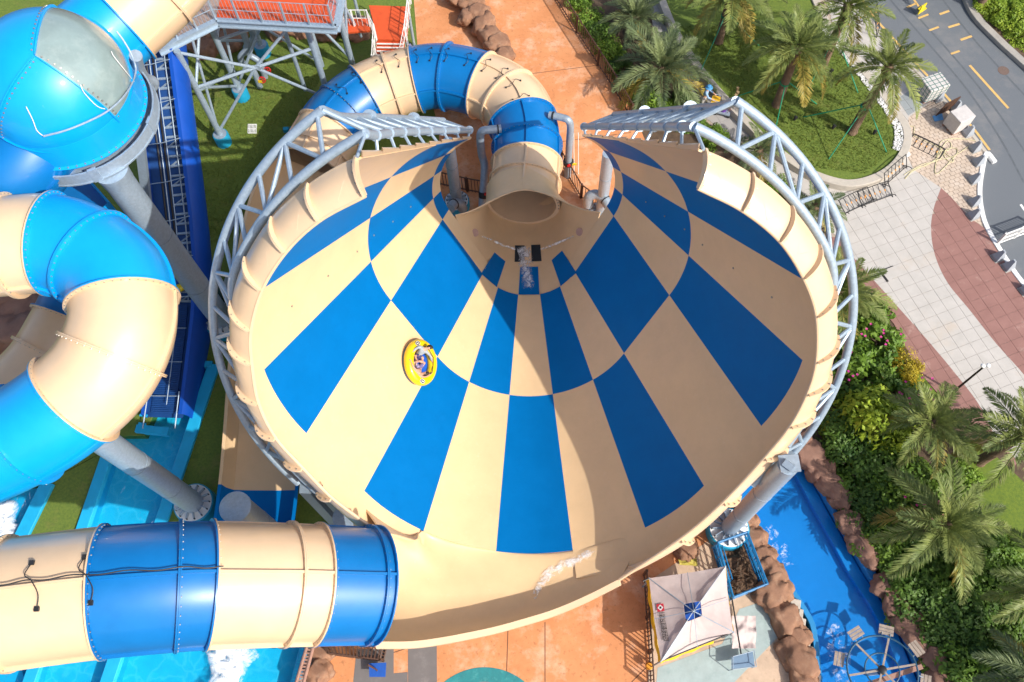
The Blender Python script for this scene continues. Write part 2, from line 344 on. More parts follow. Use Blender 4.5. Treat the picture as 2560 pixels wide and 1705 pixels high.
for s, rim in ((-1, rimL), (1, rimR)):
    free = catmull([onplane(x, y, P0, EN) for x, y in rim], 10)
    outk = [FS(1.075, s*k) for k in kk]; outa = [abs(ang(X, PO0)) for X in outk]
    rows = []; kfs = []
    for X in free:
        a = min(abs(ang(X, P0)), outa[-1]); k = float(np.interp(a, outa, kk)); kfs.append(k)
        O = FS(1.085, s*k); nn = unit(np.cross(X-O, EN)); W = np.linalg.norm(X-O)
        outw = unit((O-PO0)-EN*((O-PO0)@EN)-EU*CH)
        bul = -EN if EN[1] > 0 else EN
        row = []
        for u in np.linspace(0, 1, 9):
            p = O*(1-u)+X*u + (bul*.75+outw*.25)*min(W, 1.6)*.22*math.sin(math.pi*u**.8); row.append(p)
        rows.append(row)
    nseg = 11 if s < 0 else 12
    idx = [int(round(v)) for v in np.linspace(0, len(rows)-1, nseg)]
    # joints at every rim reading
    idx = list(range(0, len(rows), 10))
    for a, b in zip(idx[:-1], idx[1:]):
        o = MB().grid(rows[a:b+1], flip=(s > 0)).build('lip_panel', MT['tan'], funnel); thicken(o, .05, -1)
        # diagonal stiffener creases pressed into each lip panel
        for (ua, ub) in (((a+b)//2, 7), ((a+b)//2+1, 1)):
            c0 = rows[a+1 if ub == 7 else b-1][1]; c1 = rows[(a+b)//2][6]
            pts = []
            ia, ja = (a+1, 1) if ub == 7 else (b-1, 1)
            for u in np.linspace(0, 1, 8):
                i_ = ia+((a+b)/2-ia)*u; j_ = ja+(6.5-ja)*u
                i0 = int(i_); fr = i_-i0; j0 = int(j_); fj = j_-j0
                q = lambda i, j: rows[min(i, len(rows)-1)][min(j, 8)]
                pts.append((q(i0, j0)*(1-fr)+q(i0+1, j0)*fr)*(1-fj)+(q(i0, j0+1)*(1-fr)+q(i0+1, j0+1)*fr)*fj)
            if np.linalg.norm(rows[a][0]-rows[a][-1]) > .5: MB().tube(pts, .055, 6).build('stiffener', MT['tan'], funnel)
    for a in idx[:-1]:
        m = MB(); r0 = rows[a]; W = np.linalg.norm(r0[0]-r0[-1]); hgt = .22
        nn = [unit(np.cross(r0[min(j+1, 8)]-r0[max(j-1, 0)], rows[min(a+1, len(rows)-1)][j]-rows[max(a-1, 0)][j])) for j in range(9)]
        nn = [v if v@(-FW) > 0 else -v for v in nn]
        for sgn in (-1, 1):
            pass
        top = [p+v*hgt*(.45+.55*math.sin(math.pi*(.15+.8*(1-j/8)))) for j, (p, v) in enumerate(zip(r0, nn))]
        o = m.grid([[p-v*.05 for p, v in zip(r0, nn)], top]).build('rib_flange', MT['tan'], funnel); thicken(o, .07, 0)
        for j in (1, 3, 5, 7):
            MB().lathe(r0[j]*.4+top[j]*.6+EX*s*.04, [(.025, -.06), (.025, .06)], 6, axis=np.cross(nn[j], r0[min(j+1, 8)]-r0[j-1])).build('bolt', MT['bolt'], funnel) if W > .7 else None
    MB().tube([r[-1] for r in rows], .06, 8).build('rim_bead', MT['tan'], funnel)
    # stepped flange along the top edge
    ts = np.linspace(1.09, -.06, 9)
    for i in range(8):
        e0, e1 = FS(ts[i], s*KT), FS(ts[i+1], s*KT); u = unit(FS(ts[i], s*(KT+.05))-e0); nn = -FN(ts[i], s*KT)
        up = unit(A(0, -.45, .9)+u*.2)
        sc = .30*(1-.45*i/8)
        o = MB().grid([[e0-nn*.02, e1-nn*.02], [e0+up*sc*1.9, e1+up*sc*.75]]).build('top_flange', MT['tan'], funnel); thicken(o, .05, 0)

# ------------------------------------------------------------------ entry tube at the wide end and the chute that joins it to the funnel
EC = [at(-170, 1408, 11.3), at(0, 1388, 11.2), at(120, 1372, 11.1), at(240, 1358, 10.95), at(380, 1347, 10.55), at(490, 1342, 10.0), at(620, 1341, 9.2), at(735, 1342, 8.35), at(862, 1344, 7.35)]
ECc = catmull(EC, 12); ER = 1.82
entry = thing('entry_tube', 'tan and blue enclosed tube feeding into the wide end of the funnel', 'slide tube', tuple(vz(EC[5], 0)))
def nearest(P, x, y):
    d = []
    for p in P:
        X = p-A(0, 0, H); e = X@FW; d.append(math.hypot(1280+F*(X@RT)/e-x*Q, 852.5-F*(X@UP)/e-y*Q))
    return int(np.argmin(d))
def tube_sections(root, P, r, joints, mats, nseg=40, flange=.13, ribs=(0, math.pi/2, -math.pi/2), bolts=True, topcable=False):
    T, N, B = frames(P)
    for (a, b), m in zip(zip(joints[:-1], joints[1:]), mats):
        pts = P[a:b+1]
        o = MB().tube(pts, r, nseg, caps=False, fixed=True).build('tube_section', m, root); thicken(o, .05, -1)
        for e, k in ((pts[0], a), (pts[-1], b)):
            sx = unit(np.cross(T[k], A(0, 0, 1))); uz = np.cross(sx, T[k]); sgn = 1 if k == a else -1
            mb = MB(); rows = []
            for rr, h in ((r-.01, .0), (r+flange, .0), (r+flange, .045*sgn), (r-.01, .05*sgn)):
                rows.append([e+T[k]*(h+.003*sgn)+rr*(math.cos(2*math.pi*j/nseg)*uz+math.sin(2*math.pi*j/nseg)*sx) for j in range(nseg)])
            f = mb.grid(rows, closed=True).build('flange', m, o)
            if bolts and k == a:
                bm = MB(); nb = 44
                for j in range(nb):
                    an = 2*math.pi*(j+.5)/nb
                    if math.cos(an) < -.15: continue
                    c = e+(r+flange*.55)*(math.cos(an)*uz+math.sin(an)*sx)
                    bm.lathe(c, [(.022, -.055), (.022, .075)], 6, axis=T[k])
                bb = bm.build('flange_bolts', MT['bolt'], o); bb['kind'] = 'stuff'
        for ra in ribs:
            rows = []
            for i in range(a, b+1):
                sx = unit(np.cross(T[i], A(0, 0, 1))); uz = np.cross(sx, T[i]); d = math.cos(ra)*uz+math.sin(ra)*sx; tt = math.cos(ra)*sx-math.sin(ra)*uz
                p0 = P[i]; rows.append([p0+d*(r-.02)-tt*.04, p0+d*(r+.09)-tt*.04, p0+d*(r+.09)+tt*.04, p0+d*(r-.02)+tt*.04])
            MB().grid(rows).build('seam_rib', m, o, smooth=False)
jx = [(-150, 1400), (22, 1388), (238, 1360), (405, 1347), (483, 1343), (655, 1342), (722, 1343), (838, 1345)]
jn = [nearest(ECc, x, y) for x, y in jx]+[len(ECc)-1]
tube_sections(entry, ECc, ER, jn, [MT['tan'], MT['tan'], MT['blue'], MT['blue'], MT['tan'], MT['tan'], MT['blue'], MT['blue']], ribs=(0, math.pi/2, -math.pi/2))
# lighting cable along its top, with small clips
T, N, B = frames(ECc)
cab = []
for i in range(0, len(ECc)-2):
    sx = unit(np.cross(T[i], A(0, 0, 1))); uz = np.cross(sx, T[i]); cab.append(ECc[i]+uz*(ER+.13)+sx*(-.10+.03*math.sin(i*.7)))
cable = tag(MB().tube(cab[:nearest(ECc, 500, 1343)], .02, 6).build('cable', MT['black']), 'black cable clipped along the crest of the tan and blue entry tube', 'cable')
for i in (nearest(ECc, 35, 1386), nearest(ECc, 135, 1370), nearest(ECc, 240, 1360)):
    sx = unit(np.cross(T[i], A(0, 0, 1))); uz = np.cross(sx, T[i])
    for sgn in (-1, 1):
        pts = catmull([cab[i], ECc[i]+(ER+.12)*(math.cos(.15)*uz+sgn*math.sin(.15)*sx)+T[i]*.2*sgn, ECc[i]+(ER+.03)*(math.cos(.35)*uz+sgn*math.sin(.35)*sx)+T[i]*.12*sgn], 5)
        MB().tube(pts, .016, 5).box(pts[-1], (.13, .13, .07)).build('cable_lead', MT['black'], cable)
# chute
ax = T[-1]; sx = unit(np.cross(ax, A(0, 0, 1))); uz = np.cross(sx, ax); cm = ECc[-1]
if sx[1] < 0: sx = -sx
Ic = [cm+sx*ER, at(905, 1230, 6.15), at(955, 1243, 5.35), FS(1.0, -1.5), FS(1.0, -1.0), FS(1.0, -.5), FS(1.0, 0), FS(1.0, .5), FS(1.0, 1.25)]
Mc = [cm-uz*ER, at(960, 1350, 4.75), at(1020, 1352, 4.25), at(1085, 1350, 3.9), at(1150, 1348, 3.65), at(1210, 1345, 3.5), FS(1.06, .15), FS(1.06, .6), FS(1.06, 1.25)]
Oc = [cm-sx*ER, at(945, 1476, 6.8), at(1010, 1468, 6.2), at(1075, 1456, 5.7), at(1140, 1442, 5.25), at(1205, 1424, 4.9), at(1275, 1402, 4.6), at(1350, 1370, 4.5), at(1425, 1332, 4.5)]
I_, M_, O_ = catmull(Ic, 8), catmull(Mc, 8), catmull(Oc, 8)
rows = []
for i in range(len(I_)):
    row = []
    for a in np.linspace(math.pi/2, 0, 10):
        d = I_[i]-M_[i]; row.append(M_[i]+A(d[0]*math.sin(a), d[1]*math.sin(a), d[2]*(1-math.cos(a))))
    for a in np.linspace(0, math.pi/2, 14)[1:]:
        d = O_[i]-M_[i]; row.append(M_[i]+A(d[0]*math.sin(a), d[1]*math.sin(a), d[2]*(1-math.cos(a))))
    rows.append(row)
CHR = rows
ch = MB().grid(rows, flip=True).build('chute', MT['tan_in'], funnel); thicken(ch, .06, 1)
rA = [FS(1.04, k)+FN(1.04, k)*.02 for k in np.linspace(-2.35, -1.45, 14)]; rB = resample(I_[3:26], 14)
o = MB().grid([rA, [a*.5+b*.5+A(0, 0, .10*math.sin(math.pi*min(1, i/9))) for i, (a, b) in enumerate(zip(rA, rB))], rB]).build('ridge_panel', MT['tan_in'], funnel); thicken(o, .05, 0)
rimb = MB(); 
rimb.grid([[p+A(0, .02, 0), p+A(0, .02, .05), p+A(.03, -.20, .05), p+A(.03, -.20, -.14), p+A(0, -.02, -.14)] for p in O_]); rimb.build('rim_flange', MT['tan'], funnel)
# ------------------------------------------------------------------ exit tube behind the throat
XP = [(None, mouth_c)]+[(None, at(x, y, z)) for x, y, z in ((1211, 378, 3.08), (1208, 310, 3.05), (1183, 245, 3.0), (1124, 202, 2.92), (1020, 176, 2.8), (930, 188, 2.6), (850, 218, 2.45), (785, 268, 2.3), (742, 330, 2.15), (715, 385, 2.0))]
XC = catmull([p for _, p in XP], 12)
exit_t = thing('exit_tube', 'curling tan and blue exit tube wrapping round behind the funnel throat', 'slide tube', tuple(vz(XC[60], 0)))
xj = [0, 6]+[nearest(XC, x, y) for x, y in ((1211, 380), (1210, 335), (1203, 283), (1168, 228), (1108, 196), (1030, 178), (962, 182), (900, 197), (845, 221), (797, 258), (760, 302), (730, 352))]+[len(XC)-1]
tube_sections(exit_t, XC, TUBE_R, xj, [MT[c] for c in 'tan tan blue blue tan tan blue blue tan tan blue blue tan tan'.split()], ribs=(0, 1.15, -1.15))
T, N, B = frames(XC)
for i in (30, 36, 42, 48, 53, 58, 62, 66, 72, 78, 86, 92):
    sx = unit(np.cross(T[i], A(0, 0, 1))); uz = np.cross(sx, T[i])
    for sgn in (-1, 1):
        pts = catmull([XC[i]+uz*(TUBE_R+.1), XC[i]+(TUBE_R+.10)*(math.cos(.12)*uz+sgn*math.sin(.12)*sx)+T[i]*.12*sgn, XC[i]+(TUBE_R+.03)*(math.cos(.25)*uz+sgn*math.sin(.25)*sx)], 4)
        MB().tube(pts, .013, 5).box(pts[-1], (.07, .07, .05)).build('cable_clip', MT['black'], exit_t)
# ------------------------------------------------------------------ steel ring truss that carries the funnel
truss = thing('ring_truss', 'galvanised steel ring truss curving round the rim of the checkered funnel', 'truss', (0.4, 8, 0))
def ringpts(t, c, R, a0, a1, n=64):
    p0, ex, eu, en = ringplane(t); return [p0+eu*(c-R*math.cos(a))+ex*(R*math.sin(a)) for a in np.linspace(a0, a1, n)]
RO_, RI_ = (0.95, 8.66, 10.14), (1.05, 8.69, 9.68)
for s in (-1, 1):
    a_end = s*2.69; a_lo = s*1.0; a_oe = s*2.57
    def inner(a):
        u = min(1, max(0, (2.10-abs(a))/.35)); u = u*u*(3-2*u); return ringpts(RI_[0], RI_[1]+.5*u, RI_[2]-.72*u, a, a, 1)[0]
    oc = ringpts(*RO_, a_lo, a_oe); ic = [inner(a) for a in np.linspace(a_lo, a_end, 64)]
    MB().tube(oc, .135, 12).build('outer_chord', MT['steel'], truss); MB().tube(ic, .135, 12).build('inner_chord', MT['steel'], truss)
    aa = np.linspace(s*1.18, a_oe-s*.02, 12)
    for i, a in enumerate(aa):
        po = ringpts(*RO_, a, a, 1)[0]; pi_ = inner(a)
        MB().tube([po, pi_], .068, 8).build('web_tube', MT['steel'], truss)
        if i < len(aa)-1:
            b = aa[i+1]; pn = ringpts(*RO_, b, b, 1)[0] if i % 2 else inner(b)
            MB().tube([pi_ if i % 2 else po, pn], .068, 8).build('brace', MT['steel'], truss)
        # white bracket plates fixing the lip to the chord
        kx = min(KT-.1, 1.0+abs(a)/2.66*6.2); lp = FS(1.08, s*kx)
    # straight truss along the top edge
    def atdepth(x, y, X, dz=0): d = ray(x, y); e = (X-A(0, 0, H))@FW+dz; return A(0, 0, H)+d*e
    if s < 0: lo = [(834, 316), (906, 304), (1079, 299)]; hi = [(748, 268), (880, 270), (1019, 277)]
    else: lo = [(1600, 291), (1470, 291), (1343, 291)]; hi = [(1690, 242), (1560, 252), (1412, 264)]
    n = 9; tl = np.linspace(1.12, -.02, n)
    lx = resample([A(*p, 0) for p in lo], n); hx = resample([A(*p, 0) for p in hi], n)
    lo3 = [atdepth(x[0], x[1], FS(t, s*7.9), .1) for x, t in zip(lx, tl)]; hi3 = [atdepth(x[0], x[1], FS(t, s*7.9), 1.0) for x, t in zip(hx, tl)]
    hi3[0] = oc[-1]; lo3[0] = ic[-1]
    MB().tube(catmull(lo3, 3), .13, 10).build('top_chord', MT['steel'], truss); MB().tube(catmull(hi3, 3), .13, 10).build('top_chord', MT['steel'], truss)
    for i in range(n):
        if i: MB().tube([lo3[i], hi3[i]], .07, 8).build('web_tube', MT['steel'], truss)
        if i < n-1:
            MB().tube([hi3[i], lo3[i+1]], .07, 8).build('brace', MT['steel'], truss)
            MB().lathe(lo3[i+1], [(.17, -.04), (.17, .04)], 12, axis=lo3[i+1]-lo3[i]).build('flange_plate', MT['steel'], truss)
        e = FS(tl[i], s*KT)
        MB().tube([lo3[i], e], .05, 6).build('stub', MT['steel'], truss)
    for h in (hi3[3], hi3[6]):
        MB().lathe(h, [(.25, -.05), (.25, .05)], 14, axis=hi3[4]-hi3[3]).build('flange_plate', MT['steel'], truss)
# ------------------------------------------------------------------ ground, paving, pools, road
def slab(name, poly, z1, m, z0=-1.6, parent=None, world=False, mside=None):
    P = poly if world else [at(x, y, z1) for x, y in poly]
    o = MB().prism(P, z0, z1).build(name, m, parent, smooth=False); return o
MT['soil'] = mat('planting_soil', (.10, .065, .04), .95, .4, 3, .6, 30)
MT['grass'] = layer(layer(mat('mown_grass', (.16, .215, .03), .9, .45, 9, .9, 45, rgb2=(.085, .14, .018)), (.24, .19, .06), 1.1, .55, .72, .55, seed=4), (.045, .09, .012), 2.6, .55, .75, .6, seed=9)
MT['orange'] = layer(layer(mat('orange_stamped_concrete', (.66, .29, .125), .8, .2, .9, .25, 30, rgb2=(.55, .215, .08)), (.72, .46, .31), .9, .50, .68, .75, seed=1), (.24, .085, .035), 6, .55, .70, .55, seed=6)
MT['paleconc'] = layer(mat('pale_concrete', (.56, .41, .29), .85, .2, 1.5, .2, 40), (.34, .19, .10), 6, .58, .72, .6, seed=2)
MT['conc'] = layer(mat('grey_concrete', (.36, .34, .31), .85, .15, 2, .2, 40), (.24, .21, .18), 3, .55, .75, .5, seed=2)
MT['tilew'] = layer(mat('white_granite_tile', (.50, .475, .445), .6, .08, 1.3, .05, 120, rgb2=(.44, .42, .39)), (.50, .36, .22), .55, .56, .75, .35, seed=7)
MT['tilep'] = layer(mat('pink_granite_tile', (.30, .155, .132), .65, .1, 1.2, .05, 120, rgb2=(.25, .125, .105)), (.52, .38, .33), 1.3, .58, .74, .5, seed=12)
MT['tileg'] = mat('grey_granite_tile', (.30, .33, .34), .65, .1, 1.2, .05, 120)
MT['mortar'] = mat('tile_mortar', (.40, .33, .27), .9, .2, 4)
MT['cobble'] = layer(mat('buff_sett', (.53, .43, .34), .75, .12, 1.5, .1, 90), (.62, .56, .50), 2, .5, .7, .5, seed=4)
MT['asphalt'] = layer(layer(mat('asphalt', (.14, .157, .177), .9, .12, 30, .5, 150, detail=9), (.24, .235, .23), .35, .54, .72, .6, seed=3), (.085, .095, .108), .8, .60, .75, .5, seed=11)
MT['yellow'] = layer(mat('yellow_road_paint', (.66, .42, .14), .7, .15, 6), (.3, .24, .16), 9, .55, .7, .6)
MT['kerb'] = layer(mat('granite_kerb', (.47, .43, .37), .7, .12, 4, .1, 60), (.33, .25, .17), 2, .55, .75, .5)
MT['wpaint'] = layer(mat('white_kerb_paint', (.80, .80, .79), .6, .06, 4), (.5, .45, .4), 5, .62, .75, .5)
MT['pool'] = layer(mat('pool_blue_paint', (.01, .46, .74), .6, .08, 1.5, .05, 60), (.05, .55, .75), 1.2, .55, .7, .5)
MT['river'] = layer(mat('river_blue_paint', (.008, .27, .60), .5, .06, .8, .05, 60), (.01, .30, .63), .6, .5, .7, .5)
MT['kerbblue'] = mat('blue_pool_coping', (.01, .40, .70), .5, .1, 2)
MT['rock'] = layer(layer(mat('sculpted_rock', (.31, .165, .095), .8, .3, 1.8, .5, 14, rgb2=(.20, .10, .06)), (.40, .26, .17), 1.3, .52, .7, .6, seed=5), (.12, .055, .03), 4, .6, .75, .5, seed=8)
MT['rockd'] = layer(mat('dark_sculpted_rock', (.29, .16, .115), .85, .3, 1.8, .7, 14, rgb2=(.19, .10, .07)), (.25, .16, .12), 1.6, .55, .7, .5, seed=5)
MT['pebble'] = mat('white_pebble', (.74, .74, .73), .6, .1, 3)
MT['bronze'] = mat('brown_railing_paint', (.09, .045, .028), .5, .2, 4)
MT['granite'] = mat('grey_granite', (.33, .36, .40), .6, .1, 12)
struct(MB().add([(-600, -600, -1.6), (600, -600, -1.6), (600, 600, -1.6), (-600, 600, -1.6)], [(0, 1, 2, 3)]).build('ground', MT['soil'], smooth=False))
# --- left lawns
struct(slab('lawn', [(-400, -300), (1050, -300), (1010, 60), (1000, 300), (1300, 560), (1300, 1395), (700, 1395), (300, 1395), (369, 1192), (490, 838), (425, 830), (395, 850), (330, 1000), (262, 1000), (250, 1032), (95, 1112), (-400, 1190)], 0.0, MT['grass']))
struct(slab('lawn', [(96, 1114), (249, 1034), (172, 1260), (150, 1330), (-20, 1330), (20, 1250)], 0.0, MT['grass']))
# --- terracotta plaza and walkway
struct(slab('walkway', [(925, -330), (1195, -330), (1462, 268), (1520, 420), (1640, 900), (1640, 1232), (1700, 1290), (1800, 1440), (1850, 1568), (1850, 1900), (640, 1900), (668, 1568), (693, 1478), (800, 1380), (1000, 1340), (1000, 560), (1010, 300), (960, 110)], 0.012, MT['orange']))
# expansion joints in the walkway
MT['joint'] = mat('dark_joint', (.12, .06, .035), .9)
def strip(a, b, wd, z, m, name, parent=None):
    a, b = np.asarray(a, float), np.asarray(b, float); d = unit(b-a); nrm = A(-d[1], d[0], 0)*wd/2
    return MB().add([a-nrm+A(0, 0, z), b-nrm+A(0, 0, z), b+nrm+A(0, 0, z), a+nrm+A(0, 0, z)], [(0, 1, 2, 3)]).build(name, m, parent, smooth=False)
walk = bpy.data.objects['walkway']
for a, b in (((1253, 1568), (1253, 1430)), ((1452, 1568), (1640, 1380)), ((1164, 1568), (1168, 1440)), ((1180, 175), (1378, 150)), ((1260, 330), (1450, 305)), ((905, 1500), (1000, 1470))):
    strip(at(*a), at(*b), .03, .018, MT['joint'], 'joint', walk)
MT['slate'] = layer(mat('grey_stamped_slab', (.17, .155, .15), .85, .1, 2, .15, 50), (.25, .23, .22), 2, .55, .7, .5)
struct(slab('paving_slab', [(820, 1492), (905, 1492), (905, 1568), (900, 1620), (800, 1620), (812, 1568)], .02, MT['slate']))
struct(slab('paving_slab', [(938, 1480), (1004, 1478), (1005, 1620), (938, 1620)], .02, MT['slate']))
struct(slab('paving_slab', [(905, 1548), (937, 1545), (937, 1620), (905, 1620)], .02, MT['slate']))
MT['teal'] = layer(mat('teal_stamped_concrete', (.03, .26, .27), .8, .25, 2, .2, 40, rgb2=(.02, .17, .19)), (.10, .38, .36), 3, .55, .7, .6)
MT['paleblue'] = layer(mat('pale_blue_concrete', (.36, .44, .43), .8, .12, 2, .15, 40), (.25, .34, .33), 3, .5, .7, .6)
cc = at(1112, 1700); ro = np.linalg.norm(at(1112, 1534)-cc); ri = np.linalg.norm(at(1112, 1568)-cc)
an = np.linspace(.1, math.pi-.1, 40)
struct(slab('teal_paving_ring', [cc+A(math.cos(a), math.sin(a), 0)*ro for a in an]+[cc+A(math.cos(a), math.sin(a), 0)*ri for a in an[::-1]], .022, MT['teal'], z0=-.5, world=True))
struct(slab('pale_paving', [(1640, 1235), (1700, 1290), (1800, 1440), (1850, 1568), (1870, 1700), (1480, 1700), (1490, 1560), (1500, 1330), (1560, 1290)], .02, MT['paleconc']))
struct(slab('pale_blue_paving', [(1760, 1380), (1812, 1440), (1600, 1660), (1500, 1660), (1512, 1535), (1660, 1480), (1700, 1400)], .026, MT['paleblue']))
# --- pools lower left
def pool(name, poly, zb, zw, mb, mw, label=None):
    P = [at(x, y, zb) for x, y in poly]; o = struct(MB().prism(P, -1.59, zb).build(name+'_floor', mb, smooth=False))
    P = [at(x, y, zw) for x, y in poly]; s = struct(MB().add([(p[0], p[1], zw) for p in P], [tuple(range(len(P)))]).build(name+'_water', mw, smooth=False)); return o, s
def shore(poly): return poly
MT['water'] = watermat('pool_water', (.55, .90, .97), scale=2.6, bump=.55)
MT['water2'] = watermat('river_water', (.55, .82, .97), scale=1.6, bump=.25)
# pool floor with bright caustic light lines painted into its colour
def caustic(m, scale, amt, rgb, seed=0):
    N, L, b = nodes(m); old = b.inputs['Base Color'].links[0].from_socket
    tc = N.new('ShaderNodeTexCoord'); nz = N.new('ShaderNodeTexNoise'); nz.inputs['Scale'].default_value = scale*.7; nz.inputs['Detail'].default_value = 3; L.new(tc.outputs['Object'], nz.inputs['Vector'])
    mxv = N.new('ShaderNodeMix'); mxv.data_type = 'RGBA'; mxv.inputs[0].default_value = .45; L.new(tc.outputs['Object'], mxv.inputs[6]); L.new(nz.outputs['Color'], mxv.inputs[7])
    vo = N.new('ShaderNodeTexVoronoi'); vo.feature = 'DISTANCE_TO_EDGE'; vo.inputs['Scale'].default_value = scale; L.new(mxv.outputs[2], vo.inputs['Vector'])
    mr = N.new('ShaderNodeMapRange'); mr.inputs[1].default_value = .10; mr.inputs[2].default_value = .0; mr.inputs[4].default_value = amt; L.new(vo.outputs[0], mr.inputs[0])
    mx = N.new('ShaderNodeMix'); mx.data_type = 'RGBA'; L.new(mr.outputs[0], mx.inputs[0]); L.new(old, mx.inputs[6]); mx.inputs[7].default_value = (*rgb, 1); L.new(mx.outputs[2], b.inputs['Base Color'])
MT['poolcaustic'] = mat('pool_floor_painted_caustics', (.015, .50, .74), .6, .08, 1.5)
caustic(MT['poolcaustic'], 2.2, .35, (.16, .66, .82))
pool('splash_channel', [(400, 838), (495, 838), (375, 1195), (250, 1560), (190, 1800), (0, 1800), (68, 1560), (170, 1255), (250, 1020), (330, 990)], -.55, -.12, MT['poolcaustic'], MT['water'])
pool('landing_pool', [(300, 1396), (715, 1396), (700, 1478), (672, 1560), (640, 1800), (190, 1800), (243, 1568)], -.6, -.12, MT['poolcaustic'], MT['water'])
pool('left_channel', [(-400, 1180), (92, 1112), (22, 1252), (-20, 1340), (60, 1570), (10, 1800), (-500, 1800)], -.5, -.14, MT['pool'], MT['water'])
# coping kerbs
def kerb(name, pts, wd, z0, z1, m, label, cat='kerb', group=None, n=4, smooth=True):
    P = [np.asarray(p, float) for p in pts]
    C = catmull(P, n) if len(P) > 2 and smooth else P
    rows = []
    for i, p in enumerate(C):
        t = unit((C[min(i+1, len(C)-1)]-C[max(i-1, 0)])*A(1, 1, 0)); nr = A(-t[1], t[0], 0)*wd/2; b = .02
        rows.append([vz(p-nr, z0), vz(p-nr, z1-b), vz(p-nr*(1-b*2/wd), z1), vz(p+nr*(1-b*2/wd), z1), vz(p+nr, z1-b), vz(p+nr, z0)])
    mb = MB().grid(rows, flip=True); b = len(mb.v)-len(rows)*6
    mb.f += [tuple(range(b, b+6)), tuple(range(b+(len(rows)-1)*6, b+len(rows)*6))[::-1]]; mb.m += [0, 0]
    return tag(mb.build(name, m, angle=30), label, cat, group)
kerb('pool_coping', ats([(492, 838), (372, 1195), (247, 1565), (190, 1750)], .1), .55, -1.5, .16, MT['kerbblue'], 'light blue coping wall between the conveyor pool and the landing pool', smooth=False)
kerb('pool_coping', ats([(252, 1028), (175, 1255), (66, 1570), (0, 1750)], .1), .5, -1.5, .16, MT['kerbblue'], 'light blue coping wall on the grass strip side of the conveyor pool', smooth=False)
kerb('pool_coping', ats([(110, 1110), (38, 1255), (0, 1330)], .1), .6, -1.5, .16, MT['kerbblue'], 'light blue coping wall beside the foaming channel under the left tube', smooth=False)
kerb('pool_coping', ats([(712, 1440), (700, 1485), (678, 1568), (640, 1720)], .1), .35, -1.5, .14, MT['kerbblue'], 'light blue coping wall beside the wooden ladder at the landing pool', smooth=False)
kerb('pool_coping', ats([(408, 838), (488, 838)], .1), .3, -1.5, .2, MT['kerbblue'], 'short light blue end wall of the conveyor pool', smooth=False)
kerb('pebble_strip', ats([(733, 1470), (716, 1525), (700, 1568), (680, 1640)], .1), .45, -1.5, .05, MT['conc'], 'narrow grey drain strip with holes beside the ladder', 'drain', smooth=False)
# foam sheets
def foam(name, pts, z, m, label, width, n=30, hgt=.12):
    C = resample(catmull([at(x, y, z) for x, y in pts], 8), n); rows = []; ed = []
    for i, p in enumerate(C):
        t = unit(C[min(i+1, n-1)]-C[max(i-1, 0)]); nr = A(-t[1], t[0], 0); wd = width(i/(n-1))
        for j in range(17):
            v = j/16*2-1; e = max(0, 1-abs(v)**2.2)*min(1, 4*i/n+.25)*min(1, 4*(1-i/n)+.25); rows.append(p+nr*v*wd+A(0, 0, hgt*e*(.4+.6*rng.random()))); ed.append(e)
    mb = MB().grid([rows[i*17:(i+1)*17] for i in range(n)]); me = mb.mesh(name, m)
    at_ = me.attributes.new('edge', 'FLOAT', 'POINT'); at_.data.foreach_set('value', np.array(ed, dtype=np.float32))
    o = link(name, me); tag(o, label, 'foam', kind='stuff'); return o
MT['foam'] = foammat('white_foam', 2.0, .27, .46)
foam('foam', [(548, 1465), (535, 1510), (525, 1560), (505, 1640)], -.09, MT['foam'], 'white splash water in the landing pool under the entry tube', lambda u: 1.25+.3*math.sin(u*9), hgt=.25)
foam('foam', [(0, 1150), (12, 1200), (-5, 1260)], -.11, MT['foam'], 'white foam in the channel at the left edge', lambda u: .9)
# --- lazy river lower right
RVL = [(1700, 1140), (1735, 1190), (1770, 1265), (1808, 1335), (1850, 1400), (1872, 1450), (1885, 1568), (1900, 1720)]
RVR = [(1850, 1040), (1905, 1140), (1962, 1240), (2000, 1310), (2052, 1385), (2090, 1460), (2135, 1568), (2200, 1720)]
pool('river', [(1650, 1080), (1780, 1000), (1850, 1030)]+RVR[1:]+RVL[::-1], -.75, -.38, MT['river'], MT['water2'])
kerb('river_step', ats([(1815, 1040), (1870, 1145), (1925, 1245), (1965, 1318), (2012, 1390), (2050, 1465), (2095, 1575), (2150, 1700)], -.5), .5, -1.5, -.42, MT['river'], 'submerged blue ledge along the boulder side of the river channel', 'ledge')
kerb('river_wall', ats(RVR, 0), .35, -1.5, -.02, mat('river_wall_paint', (.006, .17, .48), .5, .08, 2), 'sloping blue river wall under the brown boulders', 'wall')
kerb('river_wall', ats(RVL, 0), .22, -1.5, -.02, mat('river_wall_pale', (.01, .22, .50), .5, .08, 2), 'blue river wall beside the pale plaza', 'wall')
MT['foam2'] = foammat('river_ripple_foam', 3.5, .50, .66, op=.65)
foam('foam', [(1752, 1185), (1790, 1260), (1822, 1330)], -.36, MT['foam2'], 'thin foamy ripples along the plaza side of the river', lambda u: .8, hgt=.03)
foam('foam', [(1890, 1400), (1925, 1470), (1940, 1560), (1960, 1640)], -.36, MT['foam2'], 'churned pale water around the paddle wheel', lambda u: 1.3, hgt=.04)
